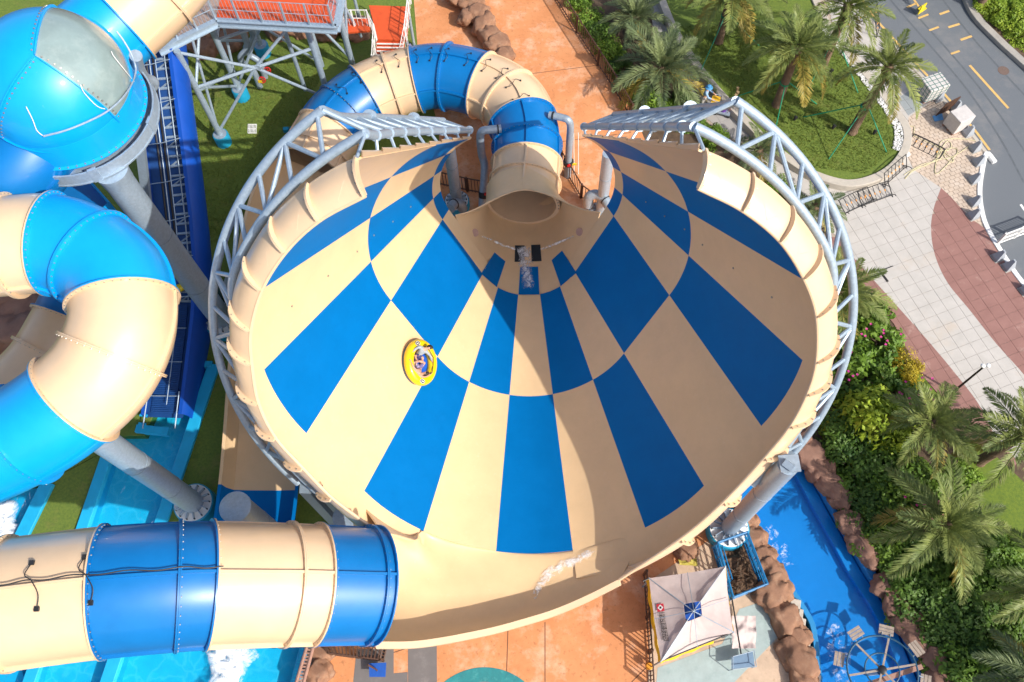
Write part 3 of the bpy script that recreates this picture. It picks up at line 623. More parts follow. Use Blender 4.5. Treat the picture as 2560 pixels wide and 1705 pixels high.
# --- right: planting bed, path, raised lawn, paving, road
struct(slab('planting_bed', [(1180, -360), (1480, -360), (1500, 60), (1560, 190), (1610, 270), (1760, 380), (1850, 500), (1925, 590), (1975, 650), (2055, 745), (2105, 845), (2190, 945), (2300, 1010), (2400, 1090), (2600, 1240), (2700, 1900), (2230, 1720), (2150, 1568), (2110, 1460), (2070, 1385), (2015, 1305), (1975, 1235), (1915, 1135), (1850, 1020), (1700, 950), (1640, 700), (1520, 420), (1462, 268)], -.02, MT['soil']))
MT['grass2'] = layer(mat('bright_grass', (.16, .22, .02), .9, .4, 8, .8, 45, rgb2=(.08, .14, .012)), (.05, .09, .01), 2, .55, .7, .6)
struct(slab('lawn_patch', [(2085, 820), (2110, 850), (2150, 900), (2185, 945), (2150, 960), (2060, 930)], .004, MT['grass2']))
struct(slab('lawn_patch', [(2215, 1000), (2280, 1040), (2400, 1150), (2500, 1400), (2354, 1330), (2290, 1240), (2210, 1110), (2200, 1040)], .004, MT['grass2']))
# --- tiled paving: cells of a square grid clipped to each region
g0 = at((2000+.2678*745)/Q, (600+.2678*290)/Q); g1 = at((2000+.2678*865)/Q, (600+.2678*245)/Q)
GA = math.atan2(*(g1-g0)[:2][::-1]); GU = A(math.cos(GA), math.sin(GA)); GV = A(-math.sin(GA), math.cos(GA))
def clip(poly, p, nrm):           # keep the side where (x-p).n <= 0
    out = []
    for i in range(len(poly)):
        a, b = poly[i], poly[(i+1) % len(poly)]; da, db = (a-p)@nrm, (b-p)@nrm
        if da <= 0: out.append(a)
        if (da < 0 < db) or (db < 0 < da): out.append(a+(b-a)*(da/(da-db)))
    return out
def area(P): return .5*sum(P[i][0]*P[(i+1) % len(P)][1]-P[(i+1) % len(P)][0]*P[i][1] for i in range(len(P)))
def tiles(region, su, sv, gap=.012, brick=False, U=None, V=None, org=None):
    U = GU if U is None else U; V = GV if V is None else V; org = g0[:2] if org is None else org
    R = [p[:2] for p in region]; uv = [((p-org)@U, (p-org)@V) for p in R]
    out = []
    for j in range(int(math.floor(min(v for _, v in uv)/sv)), int(math.ceil(max(v for _, v in uv)/sv))):
        off = su/2 if (brick and j % 2) else 0
        for i in range(int(math.floor(min(u for u, _ in uv)/su))-1, int(math.ceil(max(u for u, _ in uv)/su))+1):
            a, b, c, d = i*su+gap/2+off, (i+1)*su-gap/2+off, j*sv+gap/2, (j+1)*sv-gap/2
            P = [p for p in R]
            for pt, nr in ((U*a, -U), (U*b, U), (V*c, -V), (V*d, V)):
                P = clip(P, org+pt, nr)
                if len(P) < 3: break
            if len(P) >= 3 and abs(area(P)) > .012: out.append(P)
    return out
def seen(P):                       # visible size in the photo, zero outside the frame
    c = sum(P)/len(P); X = A(c[0], c[1], -H); d = X@FW; x, y = 1280+F*(X@RT)/d, 852.5-F*(X@UP)/d
    return abs(area(P))/d**2 if -20 < x < 2580 and -20 < y < 1725 else 0
def lay(parent, polys, z, m, name, limit=300, th=.03):
    polys = [p for p in polys if seen(p) > 0]
    polys.sort(key=lambda P: -seen(P))
    for P in polys[:limit]:
        dz = rng.normal(0, .0015); o = MB().prism(P, z-th, z+dz).build(name, m, parent, smooth=False)
    if polys[limit:]:
        mb = MB()
        for P in polys[limit:]: mb.prism(P, z-th, z+rng.normal(0, .0015))
        o = mb.build(name, m, parent, smooth=False); o['kind'] = 'stuff'
KB = [(1998, 42), (2050, 100), (2110, 165), (2165, 225), (2205, 272), (2236, 310), (2268, 352), (2256, 400), (2252, 440), (2256, 480), (2268, 520), (2301, 577), (2353, 652), (2450, 760), (2560, 890)]   # road kerb line
pave = struct(slab('paving', [(1470, -360), (1700, -360), (1900, -200)]+KB+[(2600, 1000), (2600, 1240), (2400, 1090), (2300, 1010), (2190, 945), (2105, 845), (2055, 745), (1975, 650), (1925, 590), (1850, 500), (1760, 380), (1610, 270), (1560, 190), (1500, 60)], -.006, MT['mortar']))
bw = [(2163, 432), (2146, 480), (2140, 530), (2150, 590), (2178, 650), (2228, 712), (2290, 790), (2354, 862), (2420, 950)]       # white / pink edge, road side
bl = [(1925, 545), (1962, 592), (2030, 668), (2130, 780), (2205, 870), (2250, 930), (2290, 1005), (2340, 1060)]                  # white / pink edge, garden side
cat2 = lambda L: [p for p in catmull([A(*q, 0) for q in L], 5)]
pix = lambda L: [at(p[0], p[1], .0) for p in L]
W_ = pix(cat2(bw)); L_ = pix(cat2(bl))
white = [at(1700, 330), at(1760, 350), at(1850, 405), at(1960, 425), at(2030, 405), at(2080, 350), at(2100, 390), at(2130, 410)]+W_+L_[::-1]+[at(1850, 480), at(1760, 380)]
lay(pave, tiles(white, .6, .6), .012, MT['tilew'], 'white_tile')
pinkR = W_[::1]+[at(2430, 755), at(2346, 655), at(2294, 580), at(2262, 524), at(2235, 505), at(2210, 480), at(2185, 452)]
lay(pave, tiles(pinkR, .6, .6), .012, MT['tilep'], 'pink_tile')
pinkL = L_+[at(2330, 1075), at(2300, 1010), at(2190, 945), at(2105, 845), at(2055, 745), at(1975, 650), at(1925, 590), at(1890, 545)]
lay(pave, tiles(pinkL, .6, .6), .012, MT['tilep'], 'pink_tile')
cob = [at(2140, 235), at(2165, 235), at(2200, 278), at(2230, 315), at(2260, 355), at(2248, 400), at(2244, 440), at(2248, 480), at(2258, 520), at(2235, 505), at(2210, 480), at(2185, 452), at(2163, 432), at(2130, 410), at(2100, 390), at(2085, 350), at(2090, 300), at(2088, 270)]
lay(pave, tiles(cob, .30, .20, .022, True), .012, MT['cobble'], 'sett', limit=260)
gry = [at(1480, -40), at(1545, -40), at(1600, 110), at(1655, 205), at(1740, 300), at(1700, 330), at(1610, 262), at(1560, 185), at(1502, 60)]
lay(pave, tiles(gry, .6, .6), .012, mat('grey_path_tile', (.36, .345, .335), .7, .1, 1.2, .05, 100), 'path_tile')
nor = [at(1905, -60), at(1940, -60), at(1992, 45), at(2044, 103), at(2104, 168), at(2160, 230), at(2140, 235), at(2088, 270), at(2090, 300), at(2060, 262), at(1985, 160), at(1925, 90), at(1880, -60)]
lay(pave, tiles(nor, .6, .6), .012, MT['tilew'], 'white_tile')
lay(pave, tiles([at(2062, 228), at(2108, 196), at(2138, 232), at(2088, 266)], .6, .6), .018, MT['tileg'], 'grey_tile')
# raised lawn with granite kerb
KL = [(1500, -60), (1545, 55), (1590, 130), (1640, 195), (1700, 260), (1760, 320), (1820, 368), (1880, 402), (1950, 420), (2010, 408), (2055, 380), (2082, 340), (2086, 300), (2068, 265), (2030, 215), (1985, 160), (1935, 100), (1895, 40), (1850, -60)]
struct(slab('raised_lawn', [(p[0], p[1]) for p in catmull([A(*p) for p in KL], 4)], .32, MT['grass']))
kerb('planter_kerb', [at(x, y, .42) for x, y in KL], .42, -.1, .42, MT['kerb'], 'pale granite kerb wall curving round the raised palm lawn', 'kerb', n=6)
# white pebble strip
PB = [at(x, y, .36) for x, y in ((1895, 62), (1935, 112), (1980, 170), (2010, 210), (2045, 258), (2066, 300), (2062, 345))]
pbc = resample(catmull(PB, 8), 60); pmb = MB()
for i in range(2600):
    u = rng.random()*(len(pbc)-1.001); j = int(u); p = pbc[j]*(1-u+j)+pbc[j+1]*(u-j); t = unit(pbc[j+1]-pbc[j]); p = p+A(-t[1], t[0], 0)*rng.uniform(-.22, .36)+A(0, 0, rng.uniform(0, .03)); r = rng.uniform(.025, .055)
    a = rng.random()*6; c, s = math.cos(a)*r, math.sin(a)*r
    pmb.add([p+A(c, s, 0), p+A(-s, c, 0), p+A(-c, -s, 0), p+A(s, -c, 0), p+A(0, 0, r*.8)], [(0, 1, 4), (1, 2, 4), (2, 3, 4), (3, 0, 4)])
tag(pmb.build('pebble_strip', MT['pebble'], smooth=False), 'strip of loose white pebbles along the edge of the palm lawn', 'pebbles', kind='stuff')
# road
struct(slab('road', [(1900, -300), (1945, -60)]+KB+[(2700, 1000), (2900, -300)], -.10, MT['asphalt']))
kerb('road_kerb', ats([(1945, -60)]+KB[:7], 0), .22, -.3, .02, MT['kerb'], 'grey kerb between the paved forecourt and the road', 'kerb')
kerb('road_kerb', ats([(2288, 372)]+KB[6:], .03), .24, -.3, .06, MT['wpaint'], 'white painted kerb sweeping past the pyramid bollards', 'kerb')
road = bpy.data.objects['road']
def mark(pts, wd, name='road_marking', m=None, z=-.094):
    P = [vz(at(x, y, -.1), 0) for x, y in pts]
    for a, b in zip(P[:-1], P[1:]): strip(a, b, wd, z, m or MT['yellow'], name, road)
mark([(1970, -20), (2009, 40), (2061, 97), (2121, 162), (2176, 222), (2216, 269), (2247, 307), (2275, 345)], .13)
for a, b in (((2229, 150), (2318, 249)), ((2180, 63), (2206, 55)), ((2208, 92), (2234, 83)), ((2160, 33), (2182, 25))): mark([a, b], .14)
for a, b in (((2111, 42), (2134, 33)), ((2136, 70), (2158, 62)), ((2186, 124), (2206, 117)), ((2085, 17), (2106, 8)), ((2098, -5), (2112, 15))): mark([a, b], .12)
mark([(2346, 470), (2362, 492)], .12, m=MT['wpaint'])
# far verge beyond the road
struct(slab('planting_bed', [(2215, -60), (2245, 25), (2300, 85), (2360, 140), (2600, 360), (2900, -300), (2200, -300)], .06, MT['soil']))
kerb('road_kerb', ats([(2205, -60), (2238, 25), (2295, 88), (2354, 142), (2500, 275)], .1), .4, -.3, .13, MT['conc'], 'grey kerb on the far side of the road by the hedge', 'kerb')
MT['tyre'] = mat('tyre_mark', (.108, .122, .138), .85, .2, 6)
for L in ([(2030, -20), (2090, 50), (2160, 130), (2230, 215), (2300, 320), (2354, 420)], [(2060, -20), (2120, 50), (2192, 130), (2262, 215), (2330, 310), (2390, 400)], [(2160, -10), (2230, 80), (2310, 170), (2380, 245)]):
    P = [(p[0], p[1]) for p in catmull([A(*q) for q in L], 4)]; mark(P, .11, 'tyre_mark', MT['tyre'], z=-.097)
# manhole
mh = at(2317-10, 162, -.09); tag(MB().lathe(vz(mh, -.098), [(.3, 0), (.3, .006), (.27, .007), (.27, .004), (.02, .005)], 24).build('manhole_cover', mat('cast_iron_rust', (.16, .11, .09), .7, .2, 20)), 'round rusty manhole cover in the asphalt', 'manhole')
# ------------------------------------------------------------------ left: columns, helix tubes, dome, conveyor, tower
def column(name, B, r, ztop, label, foot=.85, fh=.7, cap=True, plates=True, cat='column', group=None):
    c = thing(name, label, cat, (B[0], B[1], 0), group)
    MB().tube([vz(B, .1), vz(B, ztop*.33), vz(B, ztop*.66), vz(B, ztop)], r, 28).build('shaft', MT['steel'], c)
    for zz in (ztop*.33, ztop*.66): MB().lathe(vz(B, zz), [(r+.012, -.03), (r+.012, .03)], 28).build('weld_band', MT['steeld'], c)
    if foot:
        f = MB().lathe(vz(B, 0), [(foot, -.3), (foot, fh-.04), (foot-.04, fh)], 32).build('footing', MT['foot'], c)
        MB().lathe(vz(B, fh), [(foot-.06, -.02), (foot-.06, .03)], 32).build('base_plate', MT['white'], f)
        if plates:
            for j in range(14):
                a = 2*math.pi*j/14; d = A(math.cos(a), math.sin(a), 0)
                MB().beam(vz(B, fh+.15)+d*(r-.02), vz(B, fh+.10)+d*(foot-.14), .03, .24).build('gusset', MT['steel'], c)
                MB().lathe(vz(B, fh)+d*(foot-.13), [(.03, 0), (.03, .16)], 6).build('anchor_bolt', MT['black'], c)
    return c
BLL = at(457, 1165); column('support_column', BLL, .46, 10.0, 'tall grey steel column with round blue footing under the left tube coil')
DC = at(124, 192, 14.4); DR = 2.45
BTL = vz(DC+A(math.cos(-1.02), math.sin(-1.02), 0)*DR*1.0, 0); column('support_column', BTL, .52, 12.35, 'thick grey steel column rising under the light blue dome')
BLR = at(1668, 1222); column('support_column', BLR, .35, 9.9, 'grey steel column on a blue footing beside the river')
ctr = FS(1.0, 0); BFL = A(2*ctr[0]-BLR[0]+1.3, BLR[1]+.1, 0); column('support_column', BFL, .44, 5.6, 'grey steel column under the funnel rim next to the dark twin posts')
BCP = at(541, 1166, 7.0); cpc = column('support_column', BCP, .52, 7.0, 'capped grey steel column between the run-out flume and the entry tube')
MB().lathe(vz(BCP, 7.0), [(.56, -.08), (.56, .03), (.5, .06)], 28).build('cap_plate', MT['steel'], cpc)
for B, px in ((at(1052, 474), (1040, 345)), (at(1380, 500), (1392, 350))):
    column('support_column', B, .27, 5.2, 'slim grey steel column on a blue footing behind the funnel throat' if B[0] < 0 else 'slim grey steel column behind the far side of the funnel throat', foot=.62, fh=.5)
# bracket plates that tie the columns to the ring truss
for B, s in ((BLR, 1),):
    tp = vz(B, 9.9); rp = ringpts(*RO_, s*1.12, s*1.12, 1)[0]
    br = tag(MB().beam(tp+unit(tp-rp)*.3, rp, .34, .22).beam(tp+A(-.32, 0, .1), tp+A(.32, 0, .1), .55, .06).build('bracket', MT['steeld'], truss), None)
# dark twin posts under the front-left rim
for dx in (0, .62):
    p = at(700, 1120, 6.0)+A(dx, -.05*dx, 0); tag(MB().box(vz(p, 3.0), (.36, .42, 6.0)).box(vz(p, .1), (.7, .7, .2)).build('steel_post', MT['steeld'], angle=30), 'dark square steel post under the front of the funnel rim', 'post', 'twin square posts under the rim')
# helix of tube sections
HP = [at(-160, 590, 12.6), at(-60, 575, 12.6), at(30, 565, 12.6), at(120, 560, 12.5), at(200, 585, 12.4), at(262, 635, 12.3), at(284, 700, 12.2), at(275, 775, 12.05), at(235, 855, 11.8), at(165, 925, 11.5), at(80, 985, 11.1), at(-40, 1045, 10.7), at(-170, 1090, 10.4)]
HC = catmull(HP, 10); helix = thing('coil_tube', 'tan and bright blue tube coil bending round on the left', 'slide tube', tuple(vz(HP[6], 0)))
hj = [0]+[nearest(HC, x, y) for x, y in ((30, 565), (122, 562), (215, 592), (284, 690), (262, 812), (172, 920), (55, 1002))]+[len(HC)-1]
tube_sections(helix, HC, 1.62, hj, [MT[c] for c in 'tan tan cyan cyan tan tan cyan cyan'.split()], ribs=(math.pi/2, -math.pi/2))
LP = catmull([at(300, 540, 7.4), at(250, 590, 7.4), at(200, 665, 7.2), at(158, 750, 7.0), at(95, 850, 6.8), at(0, 930, 6.5), at(-110, 985, 6.2)], 10)
low = thing('lower_coil_tube', 'shaded lower turn of tan and blue tube inside the coil', 'slide tube', tuple(vz(LP[30], 0)))
tube_sections(low, LP, 1.4, [0, 29, 37, 46, 60], [MT[c] for c in 'blue tan tan tan'.split()], ribs=(math.pi/2, -math.pi/2))
MB().box(at(92, 655, 10.9), (.5, .34, .3), rz=.2).box(at(92, 655, 10.7), (.3, .5, .25), rz=.2).build('clamp', MT['white'], helix)
MB().box(at(112, 1092, 9.4), (.5, .34, .4), rz=.5).build('clamp', MT['white'], helix)
MB().beam(vz(BLL, 9.7), vz(BLL, 9.7)+A(-1.0, .9, .2), .5, .4).build('saddle', MT['steel'], helix)
# saucer dome
dome = thing('saucer_dome', 'bright blue dome turn with a cloudy translucent window panel', 'slide dome', (DC[0], DC[1], 0))
MT['clear'] = layer(mat('cloudy_acrylic', (.235, .315, .315), .16, .12, 1.2, .02, 40, coat=.5), (.33, .40, .39), 1.6, .5, .7, .6)
def sph(th, ph, r=DR, sq=.93): return DC+A(r*math.sin(th)*math.cos(ph), r*math.sin(th)*math.sin(ph), r*math.cos(th)*sq)
# panel seams meet at a point on the camera side of the crown; panels are sectors around that pole
pole = unit(A(.25, -.33, .9)); e1 = unit(np.cross(pole, A(0, 1, .2))); e2 = np.cross(pole, e1)
def dp(a, b, r=DR):                # a polar angle from the pole, b azimuth about it
    v = pole*math.cos(a)+(e1*math.cos(b)+e2*math.sin(b))*math.sin(a); return DC+A(v[0]*r, v[1]*r, v[2]*r*.95)
def azi(x, y):                     # azimuth (about the pole) of a pixel on the dome
    d = ray(x, y); o = A(0, 0, H)-DC; b = d@o; c = o@o-DR*DR; dd = d@d; t = (-b-math.sqrt(max(0, b*b-dd*c)))/dd; v = unit(o+d*t); return math.atan2(v@e2, v@e1)
b_up, b_rt, b_lf = azi(95, 30), azi(255, 262), azi(0, 250)
bs = sorted([b_up, b_rt, b_lf]); mid = {}
for i in range(3):
    a0 = bs[i]; a1 = bs[(i+1) % 3]+(2*math.pi if i == 2 else 0)
    amid = (a0+a1)/2; v = pole*math.cos(.7)+(e1*math.cos(amid)+e2*math.sin(amid))*math.sin(.7)
    win = abs(math.atan2(math.sin(amid-azi(200, 140)), math.cos(amid-azi(200, 140)))) < .8
    rows = [[dp(a, b) for b in np.linspace(a0, a1, 25)] for a in np.linspace(.001, 1.45, 18)]
    o = MB().grid(rows, flip=True).build('window_panel' if win else 'dome_panel', MT['clear'] if win else MT['cyan'], dome); thicken(o, .04, -1)
    if win: o['label'] = 'cloudy translucent grey-green window panel'
    rib = MB()
    rr = [[dp(a, a0-.012/max(.05, math.sin(a)), DR+.005), dp(a, a0-.008/max(.05, math.sin(a)), DR+.09), dp(a, a0+.008/max(.05, math.sin(a)), DR+.09), dp(a, a0+.012/max(.05, math.sin(a)), DR+.005)] for a in np.linspace(.01, 1.45, 20)]
    rib.grid(rr).build('seam_rib', MT['cyan'], dome)
    bm = MB()
    for a in np.linspace(.08, 1.42, 18): bm.lathe(dp(a, a0+.05/max(.1, math.sin(a)), DR+.02), [(.028, 0), (.028, .03)], 6, axis=dp(a, a0)-DC)
    q = bm.build('seam_bolts', MT['bolt'], dome); q['kind'] = 'stuff'
rows = [[dp(a, b, DR*1.0+.0) for b in np.linspace(0, 2*math.pi, 49)] for a in np.linspace(1.45, 1.75, 6)]
o = MB().grid(rows, flip=True).build('lower_shell', MT['cyan'], dome); thicken(o, .04, -1)
rr = [[dp(1.45, b, DR+.0), dp(1.435, b, DR+.07), dp(1.46, b, DR+.07), dp(1.47, b, DR)] for b in np.linspace(0, 2*math.pi, 49)]
MB().grid(rr, flip=True).build('flange', MT['cyan'], dome)
# skirt flare and steel ring beam beneath
for (r0, z0, r1, z1_, m, nm) in ((DR*.985, -.3, DR*1.0, -1.25, MT['cyan'], 'skirt'), (DR*1.0, -1.25, DR*1.05, -1.3, MT['cyan'], 'skirt_flange'), (DR*1.10, -1.45, DR*1.10, -1.95, MT['steel'], 'ring_beam'), (DR*.80, -1.95, DR*1.12, -1.95, MT['steel'], 'ring_beam_plate')):
    o = MB().grid([[DC+A(r*math.cos(b), r*math.sin(b), z) for b in np.linspace(0, 2*math.pi, 49)] for r, z in ((r0, z0), ((r0+r1)/2, (z0+z1_)/2), (r1, z1_))]).build(nm, m, dome); thicken(o, .06, 0)
bm = MB()
for j in range(56):
    b = 2*math.pi*j/56; bm.lathe(DC+A(DR*1.03*math.cos(b), DR*1.03*math.sin(b), -1.26), [(.03, 0), (.03, .04)], 6)
q = bm.build('flange_bolts', MT['bolt'], dome); q['kind'] = 'stuff'
MB().lathe(vz(BTL, 0)+A(0, 0, 12.1), [(.54, -.35), (.56, .0), (.6, .2), (.6, .28)], 28).build('column_head', MT['steel'], dome)
for b in (-1.2, -.2, 1.0, 2.4, 4.0):
    p = DC+A(DR*1.1*math.cos(b), DR*1.1*math.sin(b), -1.7); MB().box(p, (.10, .3, .62), rz=b).build('gusset', MT['steel'], dome)
# grey conduit that runs round the dome
cp = [(100, 313), (150, 300), (205, 278), (252, 252), (292, 212), (312, 165), (303, 128), (285, 95), (268, 72)]
def ondome(x, y, r): 
    d = ray(x, y); o = A(0, 0, H)-DC; b = d@o; c = o@o-r*r; dd = d@d; q = b*b-dd*c
    t = (-b-math.sqrt(max(0, q)))/dd; return A(0, 0, H)+d*t
cond = tag(MB().tube(catmull([ondome(x, y, DR+.12) for x, y in cp], 6), .032, 8).build('conduit', MT['steel']), 'pale grey conduit bent round the side of the blue dome', 'conduit')
for pts in (((100, 313), (85, 300), (75, 275), (60, 245)), ((252, 252), (225, 245), (195, 215), (185, 195)), ((310, 190), (290, 165), (262, 130), (256, 118))):
    MB().tube(catmull([ondome(x, y, DR+.05) for x, y in pts], 6), .014, 5).build('wire', MT['white'], cond)
# tube leaving the dome upward, and one going on behind
UP_ = catmull([at(200, 110, 12.6), at(255, 65, 12.7), at(312, 15, 12.9), at(372, -45, 13.2), at(440, -130, 13.6)], 8)
ut = thing('dome_feed_tube', 'blue and tan tube running into the back of the dome', 'slide tube', tuple(vz(UP_[10], 0)))
tube_sections(ut, UP_, 1.6, [0, 11, 22, 32], [MT[c] for c in 'cyan tan tan'.split()], ribs=(math.pi/2, -math.pi/2))
DP = catmull([at(110, 300, 13.1), at(40, 395, 12.6), at(-40, 440, 12.2), at(-150, 470, 12.0)], 8)
dt = thing('dome_outlet_tube', 'deep blue tube dropping out from under the dome', 'slide tube', tuple(vz(DP[10], 0)))
tube_sections(dt, DP, 1.45, [0, 10, 17, 24], [MT[c] for c in 'blue blue tan'.split()], ribs=(math.pi/2, -math.pi/2))
pp = catmull([at(312, 128, 13.9), at(316, 150, 13.2), at(330, 178, 12.2), at(352, 190, 11.6), at(340, 205, 11.4), at(318, 200, 11.4)], 6)
tag(MB().tube(pp, .22, 14).build('drain_pipe', MT['steeld']), 'grey elbow pipe hanging off the side of the dome', 'pipe')
bl_ = [at(40, 405, 11.2), at(55, 430, 11.0), at(80, 440, 10.8)]
tag(MB().tube(catmull(bl_, 5), .2, 12).build('drain_pipe', MT['black']), 'black pipe bend below the dome', 'pipe')
# stiff leg beside the column
a, b = at(322, 330, 11.5), at(345, 520, 6.0); tag(MB().beam(a, b, .34, .3).build('steel_beam', MT['steel'], smooth=False), 'pale grey steel beam dropping beside the conveyor', 'beam')
# blue tank panels below the dome
BT = at(150, 455, 8.6); bt = thing('blue_trough', 'deep blue open trough partly hidden under the dome', 'trough', (BT[0], BT[1], 0))
MB().prism([at(70, 420, 8.2)[:2], at(200, 410, 8.2)[:2], at(262, 480, 8.2)[:2], at(215, 530, 8.2)[:2], at(90, 520, 8.2)[:2]], 8.0, 8.2).build('trough_floor', MT['blue'], bt, smooth=False)
for p, q in (((70, 420), (90, 520)), ((200, 410), (262, 480)), ((262, 480), (215, 530))): MB().beam(at(*p, 8.6), at(*q, 8.6), .08, .9).build('trough_wall', MT['cyan'], bt, smooth=False)

# ------------------------------------------------------------------ conveyor lift
conv = thing('raft_conveyor', 'blue sided raft conveyor with steel rungs climbing past the dome', 'conveyor', tuple(at(400, 800)))
CVp = [(378, 960, .15), (392, 850, .6), (405, 745, 1.1), (412, 640, 1.7), (402, 520, 2.7), (388, 400, 3.7), (372, 280, 4.8), (356, 160, 5.9), (345, 60, 6.8), (335, -30, 7.6)]
CV = resample([at(x, y, z) for x, y, z in CVp], 90); T, N, B = frames(CV); W2 = .85
side = [unit(np.cross(t, A(0, 0, 1))) for t in T]
if side[40][0] < 0: side = [-v for v in side]
MT['belt'] = mat('dark_blue_belt', (.012, .03, .075), .6, .2, 8); MT['bluewall'] = mat('conveyor_side_blue', (.002, .07, .42), .45, .08, 1.5)
MT['navy'] = mat('conveyor_deck_blue', (.004, .05, .20), .5, .15, 3)
MB().grid([[p-s*W2, p+s*W2] for p, s in zip(CV, side)]).build('deck', MT['navy'], conv)
for a0, a1 in ((0, 24), (24, 46), (46, 68), (68, 89)):
    o = MB().grid([[p+s*(W2)+A(0, 0, .55), p+s*(W2+.16)+A(0, 0, .58), p+s*(W2+.36)+A(0, 0, .35), p+s*(W2+.46)+A(0, 0, -.5), p+s*(W2+.40)+A(0, 0, -1.0)] for p, s in zip(CV[a0:a1+1], side[a0:a1+1])]).build('side_panel', MT['bluewall'], conv); thicken(o, .05, 0)
    o = MB().grid([[p-s*W2+A(0, 0, -.25), p-s*W2+A(0, 0, .25), p-s*(W2+.12)+A(0, 0, .25)] for p, s in zip(CV[a0:a1+1], side[a0:a1+1])]).build('side_panel', MT['bluewall'], conv); thicken(o, .05, 0)
for off in (-.32, .0): MB().tube([p+s*off+A(0, 0, .08) for p, s in zip(CV[24:], side[24:])], .05, 5).build('chain', MT['black'], conv)
for off in (-.15, .55): MB().tube([p+s*off+A(0, 0, .16) for p, s in zip(CV[24:], side[24:])], .03, 5).build('guide_rail', MT['steel'], conv)
for i in range(24, 90, 2):
    p, s, t = CV[i], side[i], T[i]
    MB().beam(p+s*.12+A(0, 0, .05), p+s*(W2-.05)+A(0, 0, .05), .10, .06).build('rung', MT['steel'], conv)
    if i % 4 == 0: MB().beam(p+s*.2+t*.05+A(0, 0, .03), p+s*(W2-.1)+t*.4+A(0, 0, .03), .06, .05).build('cross_brace', MT['steeld'], conv)
    if i % 8 == 0: MB().tube([p-s*(W2+.1)+A(0, 0, .35), p+A(0, 0, .4), p+s*(W2+.05)+A(0, 0, .6)], .022, 5).build('hoop', MT['steel'], conv)
MB().tube([p+s*.2+A(0, 0, .42) for p, s in zip(CV[2:], side[2:])], .02, 5).build('hand_wire', MT['steel'], conv)
for i in np.linspace(1, 23, 60):
    j = int(i); f = i-j; p = CV[j]*(1-f)+CV[j+1]*f; s = side[j]
    MB().tube([p-s*.62+A(0, 0, .06), p+s*.5+A(0, 0, .06)], .045, 6).build('roller', MT['navy'], conv)
for i in (4, 11, 18): MB().tube([CV[i]-s*.7+A(0, 0, .25), CV[i]+s*.6+A(0, 0, .25)], .02, 5).build('cross_wire', MT['steel'], conv)
for i in (20, 36, 52, 68):
    for sg in (-1,): MB().tube([vz(CV[i]+side[i]*sg*.7, 0), CV[i]+side[i]*sg*.7+A(0, 0, -.05)], .08, 6).build('leg', MT['steeld'], conv)
MB().box(at(352, 990, .05), (1.5, .35, .3), rz=-.15).build('end_bumper', MT['kerbblue'], conv)
for k, (x, y) in enumerate(((335, 915), (333, 935), (330, 955), (327, 975))): MB().box(at(x, y, .2), (.35, .12, .06), rz=-.2).build('step', MT['kerbblue'], conv)
MB().tube([at(412, 900, .8), at(402, 985, .4)], .03, 6).build('handrail', MT['steel'], conv)
MB().tube([at(340, 905, .6), at(328, 985, .3)], .03, 6).build('handrail', MT['steel'], conv)

# ------------------------------------------------------------------ slide tower
tower = thing('slide_tower', 'galvanised steel tower with an orange deck and braced legs', 'tower', tuple(at(560, 225)))
ZD = 7.0
MT['deck'] = mat('orange_deck', (.62, .085, .018), .65, .12, 3, .1, 60); MT['grate'] = mat('grating', (.33, .24, .20), .6, .2, 8)
legs = {k: at(x, y) for k, (x, y) in dict(a=(516, 328), b=(558, 224), c=(607, 124), d=(762, 242), e=(742, 160), f=(815, 165), g=(705, 215)).items()}
for k, Bp in legs.items():
    MB().tube([vz(Bp, .3), vz(Bp, ZD-.3)], .155 if k not in 'g' else .11, 14).build('leg', MT['steel'], tower)
    if k in 'abc':
        f = MB().lathe(vz(Bp, 0), [(.40, -.2), (.40, .68), (.37, .72)], 22).build('footing', MT['foot'], tower)
        MB().lathe(vz(Bp, .72), [(.34, 0), (.34, .03)], 22).build('base_plate', MT['steeld'], f)
def lz(k, x, y): return vz(legs[k], zon(legs[k], x, y))
def strut(p, q, r=.075, nm='brace'): MB().tube([p, q], r, 8).build(nm, MT['steel'], tower)
zA, zD_ = lz('a', 474, 192), vz(legs['d'], zon(legs['a'], 474, 192)); Nn = (zA+zD_)/2
strut(zA, zD_, .085, 'girt'); strut(vz(legs['a'], ZD-.4), Nn); strut(vz(legs['d'], ZD-.4), Nn); strut(Nn, vz(legs['a'], .9)); strut(Nn, vz(legs['d'], .5))
MB().box(Nn, (.5, .06, .3)).build('node_plate', MT['steel'], tower)
zB, zE = lz('b', 512, 88), vz(legs['e'], zon(legs['b'], 512, 88)); N2 = (zB+zE)/2
strut(zB, zE, .085, 'girt'); strut(vz(legs['b'], ZD-.4), N2); strut(vz(legs['e'], ZD-.4), N2); strut(N2, vz(legs['b'], .9)); strut(N2, vz(legs['e'], .5))
MB().box(N2, (.5, .06, .3)).build('node_plate', MT['steel'], tower)
strut(zA, vz(legs['b'], ZD-.5)); strut(zA, vz(legs['b'], .9)); strut(vz(legs['b'], .9)+A(0, 0, 1), lz('a', 480, 200), .06)
strut(zB, vz(legs['c'], ZD-.5)); strut(zB, vz(legs['c'], 1.0)); strut(zE, vz(legs['f'], ZD-.4)); strut(zE, vz(legs['f'], 1.0)); strut(zD_, vz(legs['e'], ZD-.4)); strut(zD_, vz(legs['e'], 1.0))
strut(vz(legs['a'], 1.0), vz((legs['a']+legs['b'])/2, ZD-.4), .07); strut(vz(legs['b'], 1.0), vz((legs['b']+legs['c'])/2, ZD-.4), .07)
for x, y in ((808, 130), (830, 60)): P_ = at(x, y); strut(vz(P_, 0), vz(P_, 8.5), .09, 'post')
